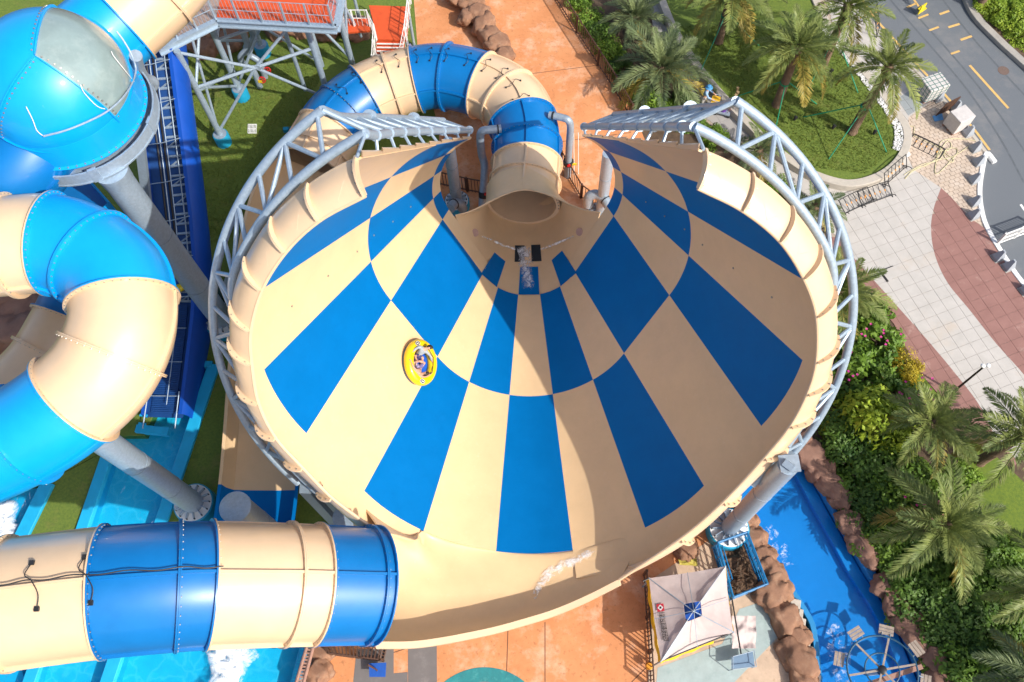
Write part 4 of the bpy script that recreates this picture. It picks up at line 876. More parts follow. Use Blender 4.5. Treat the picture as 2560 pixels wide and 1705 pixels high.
strut(vz(legs['f'], 2.0), vz(at(842, 130), 6.5)); strut(vz(legs['f'], 6.3), vz(at(842, 130), 1.5))
# deck slabs and edge beams
DK = [at(x, y, ZD) for x, y in ((362, 112), (497, 45), (640, 52), (772, 60), (795, -80), (340, -80))]
MB().prism([DK[1], DK[3], DK[4], at(520, -80, ZD)], ZD-.06, ZD).build('deck_plate', MT['deck'], tower, smooth=False)
MB().prism([DK[0], DK[1], at(520, -80, ZD), DK[5]], ZD-.50, ZD-.44).build('deck_plate', MT['deck'], tower, smooth=False)
for p, q in ((DK[0], DK[1]), (DK[1], DK[3]), (DK[3], DK[4])):
    for dz, ww, hh in ((-.02, .26, .05), (-.36, .26, .05), (-.19, .05, .30)): MB().beam(p+A(0, 0, dz), q+A(0, 0, dz), ww, hh).build('edge_beam', MT['steel'], tower, smooth=False)
nst = 17
for i in range(nst):                                   # stair treads at the left bay
    u = (i+.5)/nst; p = DK[0]*(1-u)+DK[1]*u+A(0, .12, -.05-.02*i*0); q = at(352+ (520-352)*u, -80, ZD)
    MB().beam(p, p+(q-p)*.95, .26, .05).build('tread', MT['grate'], tower, smooth=False)
def railing(root, P, h=1.15, every=.28, m=None, post=1.6, rails=(1.0, .5), r=.022, pr=.045, bal=True):
    m = m or MT['steel']; P = [np.asarray(p, float) for p in P]
    for a, b in zip(P[:-1], P[1:]):
        L = np.linalg.norm(b-a); n = max(1, int(round(L/post)))
        for rz in rails: MB().tube([a+A(0, 0, h*rz), b+A(0, 0, h*rz)], r*1.4, 6).build('rail', m, root)
        for i in range(n+1):
            if i == 0 and not np.allclose(a, P[0]): continue
            p = a+(b-a)*i/n; MB().box(p+A(0, 0, h/2), (pr*1.6, pr*1.6, h), rz=math.atan2(b[1]-a[1], b[0]-a[0])).build('post', m, root, smooth=False)
        if bal:
            me = None; nb = max(1, int(L/every)); d = unit(b-a)
            for i in range(nb):
                p = a+(b-a)*(i+.5)/nb
                if me is None: me = MB().box((0, 0, h/2), (r*1.3, r*1.3, h*.96)).mesh('baluster', m, smooth=False)
                link('baluster', me, root, None).location = Vector(p)
railing(tower, [DK[0]+A(0, .1, 0), DK[1], DK[3]+A(-.1, 0, 0), DK[4]], 1.25, .17, post=1.15, r=.012, pr=.05)
railing(tower, [at(350, 70, ZD), at(470, 5, ZD), at(540, -60, ZD)], 1.1, .3, post=1.2, r=.015)
# lower landing and steps on the right
ZL = 2.6
LQ = [at(x, y, ZL) for x, y in ((848, 12), (942, 15), (935, 92), (868, 90))]
MB().prism(LQ, ZL-.12, ZL).build('landing', MT['deck'], tower, smooth=False)
for i in range(6):
    z = ZL-.18*(i+1); y = 92+8.5*i; MB().prism([at(866, y, z)[:2], at(930, y+1, z)[:2], at(928, y+9.5, z)[:2], at(864, y+8.5, z)[:2]], z-.1, z).build('step', MT['deck'], tower, smooth=False)
    MB().beam(at(866, y+8.5, z), at(928, y+9.5, z), .05, .06).build('nosing', MT['white'], tower, smooth=False)
railing(tower, [at(945, 8, ZL), at(936, 92, ZL), at(924, 150, 1.5)], 1.1, .25, m=MT['white'], post=1.0, r=.015)
railing(tower, [at(780, 60, ZL), at(850, 60, ZL), at(866, 92, ZL), at(862, 160, 1.4)], 1.1, .2, m=MT['white'], post=1.0, r=.015)
for x, y in ((852, 20), (938, 22), (934, 90), (868, 88)): MB().tube([vz(at(x, y, ZL), 0), at(x, y, ZL-.1)], .08, 8).build('leg', MT['steel'], tower)
MB().prism([at(775, 45, ZL)[:2], at(850, 40, ZL)[:2], at(850, 70, ZL)[:2], at(785, 75, ZL)[:2]], ZL-.12, ZL-.005).build('landing', MT['deck'], tower, smooth=False)
# pump pipes with red hand wheels near the tower
for i, (x, y) in enumerate(((598, 200), (610, 178))):
    Bp = at(x, y); pts = catmull([vz(Bp, 0), vz(Bp, 1.2), vz(Bp, 1.6)+A(-.35, .1, 0), vz(Bp, 2.2)+A(-.4, .1, 0), vz(Bp, 2.7)+A(.1, .2, 0), vz(Bp, 3.4)+A(.2, .2, 0), vz(Bp, 6.6)+A(.2, .2, 0)], 5)
    v = thing('water_pipe', ('grey water riser with a red hand wheel under the tower, yellow tag on it', 'grey water riser with a plain red hand wheel under the tower')[i], 'pipe', tuple(Bp))
    MB().tube(pts, .16, 12).build('riser', MT['steeld'], v)
    w_ = vz(Bp, .55)+A(.3, -.1, 0); ring = [w_+A(math.cos(a)*.17, 0.05*math.sin(a), math.sin(a)*.17+.1) for a in np.linspace(0, 2*math.pi, 16)]
    MT['red'] = MT.get('red') or mat('red_valve_paint', (.55, .012, .015), .45, .1)
    MB().tube(ring, .03, 6).tube([ring[0], ring[8]], .02, 5).tube([ring[4], ring[12]], .02, 5).build('hand_wheel', MT['red'], v)
    MB().tube([vz(Bp, .62), w_+A(0, 0, .1)], .03, 6).build('valve_stem', MT['black'], v)
    if i == 0: MB().box(w_+A(-.12, -.06, .05), (.2, .02, .2)).build('warning_tag', mat('yellow_tag', (.75, .5, .02), .5), v)
# spray pipes at the throat
def pipe(pts, r, label, bands=(), name='spray_pipe', m=None, n=5):
    P = catmull(pts, n); o = tag(MB().tube(P, r, 14).build(name, m or MT['steeld']), label, 'pipe')
    for i in bands: MB().tube([P[i]*.5+P[i+1]*.5-(P[i+1]-P[i])*.3, P[i]*.5+P[i+1]*.5+(P[i+1]-P[i])*.3], r*1.12, 14).build('coupling', MT['black'], o)
    return o
C1 = at(1312, 280, 4.3); e_ = at(1262, 267, 4.3)
pr = pipe([vz(C1, 0), vz(C1, 1.5), vz(C1, 3.0), vz(C1, 3.95), C1+A(-.12, 0, .12), C1*.6+e_*.4+A(0, 0, .14), e_+A(0, 0, .1)], .17, 'grey upright spray pipe bent into the blue exit tube with a black coupling', bands=(28,))
w_ = vz(C1, 1.2); MB().lathe(w_, [(.25, -.12), (.27, 0), (.25, .12)], 14).build('valve_body', MT['black'], pr); MB().box(w_+A(.25, -.15, 0), (.3, .08, .1)).build('valve_handle', mat('yellow_handle', (.7, .5, .02), .5), pr)
MB().lathe(w_+A(0, -.28, .1), [(.09, -.03), (.09, .03)], 10, axis=(0, 1, 0)).build('hand_wheel', MT['red'], pr)
lad = vz(C1, 0)+A(.35, .1, 0)
for dx in (0, .22): MB().tube([lad+A(dx, 0, 0), lad+A(dx-.15, .1, 3.2)], .022, 6).build('stay', MT['white'], pr)
C2 = at(1103, 305, 4.2); e2_ = at(1152, 299, 4.2)
pl = pipe([vz(C2, 0)+A(-.2, -2.2, 0), vz(C2, 1.0)+A(-.1, -1.6, 0), vz(C2, 2.0)+A(.1, -.4, 0), vz(C2, 2.6)+A(0, 0, 0), vz(C2, 3.8), C2+A(.12, 0, .1), C2*.5+e2_*.5+A(0, 0, .12), e2_+A(0, 0, .1)], .19, 'blue-grey spray pipe dog-legging up to the near side of the exit tube', bands=(33,))
MB().lathe(vz(C2, 1.2)+A(0, -1.4, 0), [(.26, -.14), (.28, 0), (.26, .14)], 14, axis=(.1, .6, .8)).build('valve_body', MT['black'], pl)
MB().lathe(vz(C2, 1.4)+A(.1, -1.6, .15), [(.1, -.03), (.1, .03)], 10, axis=(0, 1, 0)).build('hand_wheel', MT['red'], pl)
pipe([at(1352, 472, 1.0), at(1354, 452, 1.7), at(1372, 447, 1.9), at(1390, 458, 1.9), at(1400, 475, 1.8)], .24, 'short dark elbow pipe feeding the far wall of the funnel', name='feed_pipe', bands=(15,))
pipe([at(1064, 480, .6), at(1058, 470, 1.1), at(1045, 468, 1.3), at(1035, 480, 1.5)], .24, 'short dark elbow pipe feeding the throat beside the blue footing', name='feed_pipe', bands=(10,))
pipe([at(1745-60, 1120, 7.2), at(1750-30, 1100, 7.6), at(1790, 1052, 8.2)], .09, 'thin white drain pipe slung under the funnel rim by the river column', name='drain_pipe', m=MT['white'])
# ------------------------------------------------------------------ run-out flume under the funnel
fl = thing('runout_flume', 'open tan and blue run-out flume passing under the funnel edge', 'slide flume', tuple(at(610, 1080)))
FLc = [at(715, 385, 1.9), at(668, 470, 1.75), at(640, 600, 1.6), at(630, 760, 1.5), at(622, 900, 1.4), at(615, 1030, 1.25), at(606, 1140, 1.1), at(590, 1260, .8), at(570, 1400, .45), at(555, 1480, .2)]
FL = catmull(FLc, 8); T, N, B = frames(FL)
def flume(a, b, m):
    rows = []
    for i in range(a, b+1):
        s = unit(np.cross(T[i], A(0, 0, 1))); wd = 1.55
        rows.append([FL[i]+s*(-wd-.12)+A(0, 0, .85), FL[i]-s*wd+A(0, 0, .85), FL[i]-s*wd*.98+A(0, 0, .35), FL[i]-s*wd*.85+A(0, 0, -.05), FL[i]-s*wd*.4+A(0, 0, -.12), FL[i]+A(0, 0, -.13), FL[i]+s*wd*.4+A(0, 0, -.12), FL[i]+s*wd*.85+A(0, 0, -.05), FL[i]+s*wd*.98+A(0, 0, .35), FL[i]+s*wd+A(0, 0, .85), FL[i]+s*(wd+.12)+A(0, 0, .85)])
    o = MB().grid(rows).build('flume_section', m, fl, angle=60); thicken(o, .05, 0)
c_ = nearest(FL, 607, 1128)
for a, b, m in ((0, 16, MT['tan_in']), (16, 32, MT['tan_in']), (32, 42, MT['tan_in']), (42, c_, MT['tan_in']), (c_, 60, MT['blue_in']), (60, len(FL)-1, MT['blue_in'])): flume(a, b, m)
for i in (6, 20, 34, 44, 54): MB().box(vz(FL[i], FL[i][2]/2-.1), (2.2, .2, max(.2, FL[i][2]-.2)), rz=.1).build('saddle', MT['steeld'], fl)
# ------------------------------------------------------------------ boulders
from mathutils import noise as mnoise
def icos(sub=3):
    bm = bmesh.new(); bmesh.ops.create_icosphere(bm, subdivisions=sub, radius=1); vs = [np.array(v.co) for v in bm.verts]; fs = [tuple(v.index for v in f.verts) for f in bm.faces]; bm.free(); return vs, fs
def boulder_mesh(seed, m, crag=.42):
    vs, fs = icos(4); out = []
    for v in vs:
        p = Vector(v)*1.1+Vector((seed*7.3, seed*3.1, seed)); d = mnoise.noise(p)*crag+mnoise.noise(p*2.3)*crag*.45+mnoise.noise(p*5.5)*crag*.22-max(0, .06-abs(mnoise.noise(p*1.7+Vector((9, 0, 0)))))*1.6
        q = v*(1+d); q = np.clip(q, -1.02, .92); out.append(q)
    return MB().add(out, fs).mesh('boulder', m, angle=75)
BM = [boulder_mesh(i, MT['rock']) for i in range(4)]; BMD = [boulder_mesh(i+7, MT['rockd']) for i in range(4)]
def boulder(x, y, r, rz, i, label, group, dark=False, z=0., sx=1.2):
    o = link('boulder', (BMD if dark else BM)[i % 4]); p = at(x, y, z+.1); o.location = Vector(p); o.rotation_euler = (rng.uniform(-.2, .2), rng.uniform(-.2, .2), rz); o.scale = (r*sx*.88, r*.88, r*.75)
    return tag(o, label, 'boulder', group)
for i, (x, y, r, a) in enumerate(((1716, 1198, .55, .3), (1738, 1238, .55, 1.2), (1754, 1276, .55, .8), (1776, 1312, .62, 2.0), (1781, 1362, .85, .5), (1806, 1422, .78, 1.9), (1831, 1462, .58, .6), (1834, 1512, .85, 1.9), (1850, 1565, .7, 1.5))):
    boulder(x, y, r, a, i, 'smooth sandy brown boulder between the pale plaza and the river', 'boulders on the plaza bank of the river')
for i, (x, y, r, a) in enumerate(((1838, 1012, .6, .9), (1858, 1045, .75, 1.9), (1889, 1085, .72, 2.1), (1912, 1115, .7, 2.2), (1930, 1142, .62, 2.1), (1953, 1202, .62, 1.9), (1984, 1250, .68, 2.1), (2000, 1278, .55, 2.0), (2034, 1340, .62, 1.0), (2060, 1390, .62, 1.2), (2090, 1434, .72, 2.3), (2112, 1466, .66, 2.1), (2145, 1520, .7, 2.0), (2172, 1570, .7, 2.0))):
    boulder(x, y, r, a, i, 'dark brown boulder between the river and the dense shrubs', 'boulders on the shrub bank of the river', True)
for i, (x, y, r, a) in enumerate(((1062, -10, .9, .3), (1085, 8, .75, .2), (1098, 32, .7, 1.2), (1112, 58, .72, .8), (1128, 82, .75, 2.0), (1146, 104, .7, .5), (1158, 130, .62, 1.9), (1075, 38, .6, 1))):
    boulder(x, y, r, a, i, 'orange brown rock of the low rock wall beside the terracotta walkway', 'rocks of the low wall by the walkway', z=.4)
for i, (x, y, r, a) in enumerate(((455, 85, 1.2, .3), (500, 62, 1.2, .2), (535, 95, .9, 1.2), (560, 40, 1.1, .8), (640, 60, 1.0, 2.0), (695, 62, .9, .5), (750, 70, .9, 1.9), (480, 112, .8, .5), (820, 70, .9, .3), (410, 70, 1.1, .3))):
    boulder(x, y, r, a, i, 'reddish rock at the edge of the lawn under the tower', 'rocks under the tower')
for i, (x, y, r, a) in enumerate(((20, 690, 1.7, .3), (75, 700, 1.5, 1.1), (-20, 740, 1.8, .8), (40, 655, 1.4, 2), (60, 760, 1.5, .4))):
    boulder(x, y, r, a, i, 'dark rock on the ground inside the tube coil', 'rocks inside the tube coil', True, z=.3)
for x, y, r, l in ((742, 1500, .5, 'small rounded rock next to the slatted enclosure'), (735, 1545, .55, 'small rounded rock by the drain strip and the dark slab'), (1580, 1265, .5, 'pale block of rock peeping out under the funnel rim')): boulder(x, y, r, .7, 1, l, None)
# stone edging between the plaza and the river
for i, (x, y) in enumerate(zip(np.linspace(1835, 1880, 9), np.linspace(1395, 1568, 9))):
    o = MB().box((0, 0, 0), (.42, .62, .16)).build('edging_stone', MT['kerb'], pave); o.location = Vector(at(x-8, y, .06)); o.rotation_euler = (0, 0, -.3); bevel(o, .03)
# ------------------------------------------------------------------ railings
def fence(name, pts, h, label, every=.15, m=None, post=2.0, rails=(.95, .12), z=0, group=None):
    P = [at(x, y, z) for x, y in pts]; r = thing(name, label, 'fence', tuple(P[0]), group); railing(r, P, h, every, m or MT['bronze'], post, rails, r=.024, pr=.06); return r
fence('railing', [(1240, -60), (1278, 0), (1325, 75), (1374, 150), (1414, 212), (1450, 275)], 1.25, 'brown metal railing with upright bars along the walkway by the palms', every=.19)
fence('railing', [(1480, 1322), (1486, 1420), (1492, 1500), (1496, 1580)], 1.1, 'brown metal railing standing beside the torn white canopy', every=.16)
fence('railing', [(975, 400), (1010, 425), (1075, 440), (1140, 452), (1160, 400)], 1.2, 'brown metal railing seen through the gap behind the funnel', every=.16)
fence('railing', [(1290, 380), (1335, 455), (1395, 500)], 1.2, 'brown metal railing next to the upright spray pipe', every=.16)
fence('railing', [(368, 110), (430, 85), (520, 45), (600, 25), (790, 40)], 1.2, 'dark railing on the rocks behind the tower legs', every=.2, z=.9)
fence('railing', [(930, 240), (1000, 250), (1100, 262), (1150, 300)], 1.2, 'dark railing inside the loop of the exit tube', every=.2)
fence('railing', [(2290, 562), (2330, 547), (2390, 525)], 1.0, 'white sliding gate standing across the asphalt', every=.14, m=MT['white'], post=1.2, rails=(.97, .5, .08), z=-.1)
# slatted enclosure bottom centre and wooden ladder rail
en = thing('slatted_enclosure', 'brown slatted metal enclosure under the lip of the chute', 'enclosure', tuple(at(825, 1500)))
E4 = [at(752, 1478, .0), at(895, 1462, .0), at(882, 1520, .0), at(765, 1505, .0)]
for i in range(4): railing(en, [E4[i], E4[(i+1) % 4]], 1.0, .12, MT['bronze'], 1.2, (.97, .08), r=.025)
for i in range(15):
    u = (i+.5)/15; a, b = E4[0]*(1-u)+E4[1]*u, E4[3]*(1-u)+E4[2]*u; MB().beam(a+A(0, 0, 1.0), b+A(0, 0, 1.0), .05, .05).build('slat', MT['bronze'], en, smooth=False)
MT['wood'] = mat('pinkish_wood', (.36, .20, .15), .7, .2, 4)
ld = thing('wooden_ladder_rail', 'pinkish wooden ladder rail along the edge of the landing pool', 'ladder', tuple(at(690, 1520)))
la, lb, lc, ld_ = at(708, 1478, .5), at(678, 1580, .5), at(722, 1480, .5), at(695, 1580, .5)
for p, q in ((la, lb), (lc, ld_)): MB().tube([p, q], .07, 8).build('stringer', MT['wood'], ld)
for i in range(14): u = i/13; MB().beam(la*(1-u)+lb*u, lc*(1-u)+ld_*u, .07, .06).build('rung', MT['wood'], ld, smooth=False)
for p in (la, lc, lb, ld_): MB().tube([vz(p, -.6), p], .06, 8).build('leg', MT['wood'], ld)
# blue cloth sheet on a pole
us = thing('blue_cloth_stand', 'small blue cloth sheet on a tilted brown pole', 'cloth', tuple(at(868, 1540)))
MB().prism([at(848, 1525, .5)[:2], at(888, 1523, .5)[:2], at(886, 1556, .5)[:2], at(849, 1556, .5)[:2]], .48, .5).build('cloth', mat('blue_cloth', (.01, .09, .42), .8, .15, 5, .3, 20), us, smooth=False)
MB().tube([at(868, 1545, 0), at(866, 1540, .7), at(845, 1528, 1.5)], .035, 6).build('pole', MT['bronze'], us)
# ------------------------------------------------------------------ bollards
def bol(x, y): return ((2260+.3571*x)/Q, (200+.3571*y)/Q)
bo = None
for i, (x, y) in enumerate(((232, 132), (350, 205), (440, 378), (490, 485), (512, 582), (483, 705), (484, 862), (478, 955), (650, 1245), (722, 1312), (842, 1478))):
    p = at(*bol(x, y))
    if bo is None:
        bo = thing('bollard', 'grey granite bollard with a slanted pyramid top beside the white kerb', 'bollard', tuple(p), 'pyramid bollards along the kerb', rz=GA)
        b = .21; mb = MB().add([(-b, -b, 0), (b, -b, 0), (b, b, 0), (-b, b, 0), (-b, -b, .16), (b, -b, .16), (b, b, .16), (-b, b, .16), (.05, -.07, .6), (.13, -.07, .6), (.13, .07, .6), (.05, .07, .6)],
            [(0, 1, 5, 4), (1, 2, 6, 5), (2, 3, 7, 6), (3, 0, 4, 7), (4, 5, 9, 8), (5, 6, 10, 9), (6, 7, 11, 10), (7, 4, 8, 11), (8, 9, 10, 11)])
        me = mb.mesh('body', MT['granite'], smooth=False); o = bpy.data.objects.new('body', me); col.objects.link(o); o.parent = bo
        o = bpy.data.objects.new('plinth', MB().box((0, 0, .008), (.5, .5, .03)).mesh('plinth', MT['conc'], smooth=False)); col.objects.link(o); o.parent = bo
    else: copy_thing(bo, tuple(p))
# ------------------------------------------------------------------ pallets, lattice panel, sheets, hose, hatch, barriers
MT['wrap'] = mat('wrapped_blocks', (.58, .55, .53), .6, .12, 5, .2, 30)
MT['net'] = mat('green_strap', (.02, .16, .13), .6)
def crate(x, y, size, rz, label, straps):
    p = at(x, y); c = thing('wrapped_pallet', label, 'pallet', tuple(p), rz=rz); _base[c.name] = Vector((0, 0, 0))
    w_, d_, h_ = size
    o = bpy.data.objects.new('block', MB().box((0, 0, h_/2+.12), size).mesh('block', MT['wrap'], smooth=False)); col.objects.link(o); o.parent = c; bevel(o, .03)
    for k in range(3):
        o = bpy.data.objects.new('pallet_board', MB().box((0, (k-1)*d_*.4, .06), (w_, .1, .12)).mesh('pallet_board', MT['wood'], smooth=False)); col.objects.link(o); o.parent = c
    for k in range(straps):
        u = (k+.5)/straps-.5
        for mb in (MB().box((u*w_, 0, h_/2+.12), (.025, d_+.02, h_+.02)), MB().box((0, u*d_, h_/2+.12), (w_+.02, .025, h_+.02)), MB().box((0, 0, .12+(u+.5)*h_), (w_+.02, d_+.02, .02))):
            o = bpy.data.objects.new('strap', mb.mesh('strap', MT['net'], smooth=False)); col.objects.link(o); o.parent = c
crate(2133, 218, (1.15, .95, .9), GA, 'pale wrapped pallet under green netting straps by the palm fronds', 4)
crate(2193, 292, (.95, .85, .95), GA+.1, 'pale wrapped pallet with no netting next to a brown lattice panel', 0)
lt = thing('lattice_panel', 'brown wooden lattice panel leaning against a wrapped pallet', 'panel', tuple(at(2165, 268)))
la, lb = at(2150, 268), at(2182, 252); up_ = A(.25, .12, .85)
for i in range(8): u = i/7; MB().beam(la*(1-u)+lb*u, la*(1-u)+lb*u+up_, .05, .03).build('slat', MT['bronze'], lt, smooth=False)
for i in range(8): u = i/7; MB().beam(la+up_*u, lb+up_*u, .05, .03).build('slat', MT['bronze'], lt, smooth=False)
tag(MB().prism([at(2143, 268)[:2], at(2165, 262)[:2], at(2168, 276)[:2], at(2148, 280)[:2]], .02, .05).build('plastic_sheet', mat('blue_plastic', (.12, .34, .62), .4, .2, 6), smooth=False), 'small blue plastic sheet on the paving by the pallets', 'sheet')
tag(MB().box(at(2075, 350, .1), (.5, .6, .16), rz=GA).build('paper_bag', mat('pale_bag', (.62, .68, .76), .7, .15, 9)), 'pale crumpled bag by the kerb of the palm lawn', 'bag')
hz = lambda L: [at(*bol(x, y), .03) for x, y in L]
MT['hose'] = mat('cream_hose', (.55, .50, .30), .5, .1)
hose = tag(MB().tube(catmull(hz([(500, 425), (420, 412), (320, 412), (262, 430), (250, 470), (300, 520), (345, 555), (330, 575), (285, 540), (290, 490), (350, 475), (375, 500), (345, 545), (270, 625), (232, 655), (215, 640), (228, 560), (250, 500), (300, 430), (330, 450), (310, 490), (240, 500), (228, 540)]), 6), .022, 6).build('garden_hose', MT['hose']), 'tangled cream garden hose on the forecourt setts', 'hose')
for L in ([(5, 690), (60, 640), (140, 600), (230, 560), (330, 540), (400, 500), (465, 455)], [(0, 665), (50, 632), (130, 590), (240, 560), (300, 480)], [(10, 690), (70, 625), (180, 585), (260, 490), (120, 415), (70, 385), (70, 330), (30, 320)]):
    MB().tube(catmull(hz(L), 6), .02, 6).build('hose_run', MT['hose'], hose)
MT['dark'] = mat('dark_gap', (.02, .02, .02), .8)
hq = lambda x, y: at((2000+.2678*x)/Q, (600+.2678*y)/Q, .012)
ht = thing('floor_hatch', 'square floor hatch with two dark edge strips in the white paving', 'hatch', tuple(hq(830, 310)))
MB().beam(hq(745, 290), hq(820, 390), .10, .05).build('edge', MT['dark'], ht, smooth=False); MB().beam(hq(745, 290), hq(868, 244), .04, .05).build('edge', MT['dark'], ht, smooth=False)  # two dark strips drawn where the lid sits in its recess
MB().prism([hq(752, 292)[:2], hq(868, 248)[:2], hq(930, 330)[:2], hq(822, 384)[:2]], .0, .03).build('lid', MT['tilew'], ht, smooth=False)
MT['orangeband'] = mat('orange_band', (.75, .30, .02), .5)
def barrier(x, y, rz, tilt, label, z=0):
    r = thing('steel_barrier', label, 'barrier', tuple(at(x, y, z)), 'black and orange barriers on the paving'); r.rotation_euler = (tilt, 0, rz)
    w_, h_ = 1.7, .85; fr = catmull([A(-w_/2, 0, 0), A(-w_/2, 0, h_*.85), A(-w_/2+.15, 0, h_), A(w_/2-.15, 0, h_), A(w_/2, 0, h_*.85), A(w_/2, 0, 0)], 4)
    def ad(n, mb, m): o = bpy.data.objects.new(n, mb.mesh(n, m)); col.objects.link(o); o.parent = r
    ad('frame', MB().tube(fr, .024, 6), MT['black']); ad('rail', MB().tube([A(-w_/2, 0, .12), A(w_/2, 0, .12)], .022, 6), MT['black'])
    for i in range(5):
        u = -w_/2+w_*(i+1)/6; ad('bar', MB().tube([A(u, 0, .12), A(u, 0, h_)], .018, 5), MT['black']); ad('band', MB().tube([A(u, 0, .42), A(u, 0, .52)], .026, 6), MT['orangeband'])
    for u in (-w_/2, w_/2): ad('foot', MB().tube(catmull([A(u, -.3, .02), A(u, -.2, .12), A(u, .2, .12), A(u, .3, .02)], 3), .02, 5), MT['black'])
barrier(2060, 408, GA+.35, -.5, 'black barrier with orange bands leaning at the curved kerb')
barrier(1978, 480, GA+.1, -1.2, 'black barrier with orange bands tipped over near the steel truss')
barrier(2018, 466, GA-.0, -1.1, 'black barrier with orange bands fallen beside another fallen barrier')
barrier(2120, 352, GA-1.0, -1.5, 'black barrier with orange bands lying flat by the hose')
barrier(1965, 62, GA+.2, -.15, 'black barrier with orange bands standing by the palm trunk and road')
barrier(2012, 60, GA+1.1, -.15, 'black barrier with orange bands standing at the yellow kerb line')
barrier(1905, 560, GA+1.2, -.9, 'black barrier with orange bands half hidden behind the truss')
sg = tag(MB().box(at(2120, 20, .3), (.42, .05, .6), rz=GA+.3).box(at(2120, 20, -.05), (.42, .3, .05), rz=GA+.3).build('warning_sign', mat('yellow_sign', (.72, .56, .02), .5, .1)), 'small yellow warning board standing on the road', 'sign')
# lamp post
lpB = at(2190, 902); lp = thing('lamp_post', 'slim dark lamp post with a small twin head by the pink paving', 'lamp', tuple(lpB))
MB().tube([vz(lpB, 0), vz(lpB, 3.0)], [.055, .04], 10).lathe(vz(lpB, 0), [(.12, 0), (.12, .05)], 10).build('pole', MT['black'], lp)
for dx in (-.1, .12): MB().lathe(vz(lpB, 3.05)+A(dx, 0, 0), [(.03, -.08), (.09, 0), (.1, .06), (.05, .1)], 10).build('lamp_head', MT['white'], lp)
# garden spotlights
for x, y in ((1908, 169), (1826, 277), (1914, 297), (2008, 309)):
    p = at(x, y, .32); r = thing('garden_spotlight', 'small black spotlight in the grass of the palm lawn', 'spotlight', tuple(p), 'spotlights on the palm lawn')
    MB().tube([p, p+A(0, 0, .14)], .03, 6).build('stake', MT['black'], r); MB().lathe(p+A(0, 0, .2), [(.07, -.1), (.10, .02), (.10, .1)], 10, axis=(.4, .3, .8)).build('lamp_can', MT['black'], r)
# floor drain grate and twin floodlight on the left lawn
dg = thing('drain_grate', 'pale square drain grate lying in the left lawn', 'grate', tuple(at(580, 295)))
for i in range(7): MB().beam(at(571+i*3.1, 286, .03), at(570+i*3.1, 306, .03), .035, .04).build('bar', MT['white'], dg, smooth=False)
for y in (286, 296, 306): MB().beam(at(570, y, .035), at(590, y, .035), .03, .04).build('bar', MT['white'], dg, smooth=False)
fdl = thing('floodlight', 'twin blue floodlight on a short stand by the ring truss', 'floodlight', tuple(at(666, 305)))
for dx in (-.18, .18): MB().box(at(666, 298, .45)+A(dx, 0, 0), (.28, .2, .24), R=None).build('lamp_box', MT['foot'], fdl)
MB().tube([at(666, 305), at(666, 305)+A(0, 0, .45)], .04, 6).build('stand', MT['black'], fdl)
bx = thing('green_tarp_box', 'dark green covered box with a pale bundle beside the conveyor', 'box', tuple(at(515, 672)))
MB().box(at(512, 672, .3), (1.1, .9, .6), rz=.3).build('box_body', mat('dark_green_tarp', (.01, .06, .04), .6, .2, 6), bx, smooth=False); MB().box(at(525, 655, .75), (.4, .8, .3), rz=-.2).build('bundle', MT['paleblue'], bx)
tag(MB().box(at(1641, 1217, .25), (.45, .5, .5), rz=.4).build('utility_box', mat('lilac_box', (.42, .44, .62), .5, .1, 4)), 'small lilac utility box next to the river column footing', 'box')
# ------------------------------------------------------------------ palms, shrubs, trees
def leafmat(name, rgb, rgb2, trans=.25):
    m = bpy.data.materials.new(name); m.use_nodes = True; N, L, b = nodes(m); out = N['Material Output']
    tc = N.new('ShaderNodeTexCoord'); nz = N.new('ShaderNodeTexNoise'); nz.inputs['Scale'].default_value = 2.5; nz.inputs['Detail'].default_value = 5; L.new(tc.outputs['Object'], nz.inputs['Vector'])
    oi = N.new('ShaderNodeObjectInfo'); ad = N.new('ShaderNodeMath'); ad.operation = 'MULTIPLY_ADD'; ad.inputs[1].default_value = .3; L.new(oi.outputs['Random'], ad.inputs[0]); L.new(nz.outputs['Fac'], ad.inputs[2])
    cr = N.new('ShaderNodeValToRGB'); cr.color_ramp.elements[0].position = .4; cr.color_ramp.elements[1].position = .95; cr.color_ramp.elements[0].color = (*rgb2, 1); cr.color_ramp.elements[1].color = (*rgb, 1); L.new(ad.outputs[0], cr.inputs[0])
    L.new(cr.outputs[0], b.inputs['Base Color']); b.inputs['Roughness'].default_value = .5; b.inputs['Specular IOR Level'].default_value = .35
    tr = N.new('ShaderNodeBsdfTranslucent'); L.new(cr.outputs[0], tr.inputs[0]); mx = N.new('ShaderNodeMixShader'); mx.inputs[0].default_value = trans; L.new(b.outputs[0], mx.inputs[1]); L.new(tr.outputs[0], mx.inputs[2]); L.new(mx.outputs[0], out.inputs[0]); return m
MT['frond'] = leafmat('palm_frond', (.30, .34, .095), (.12, .175, .05)); MT['frondy'] = leafmat('yellowing_palm_frond', (.50, .38, .07), (.22, .21, .06)); MT['frondb'] = leafmat('blue_green_frond', (.24, .29, .12), (.10, .15, .07))
MT['leafd'] = leafmat('dark_shrub_leaf', (.15, .26, .035), (.04, .10, .018)); MT['leafm'] = leafmat('mid_green_leaf', (.24, .38, .04), (.07, .155, .02)); MT['leafb'] = leafmat('bright_leaf', (.42, .52, .045), (.13, .24, .022)); MT['leafy'] = leafmat('yellow_leaf', (.62, .47, .03), (.28, .24, .02))
MT['trunk'] = layer(mat('palm_trunk', (.17, .11, .07), .9, .35, 5, .6, 25), (.07, .045, .03), 6, .55, .7, .6); MT['stem'] = mat('brown_stem', (.10, .065, .04), .9, .3, 5)
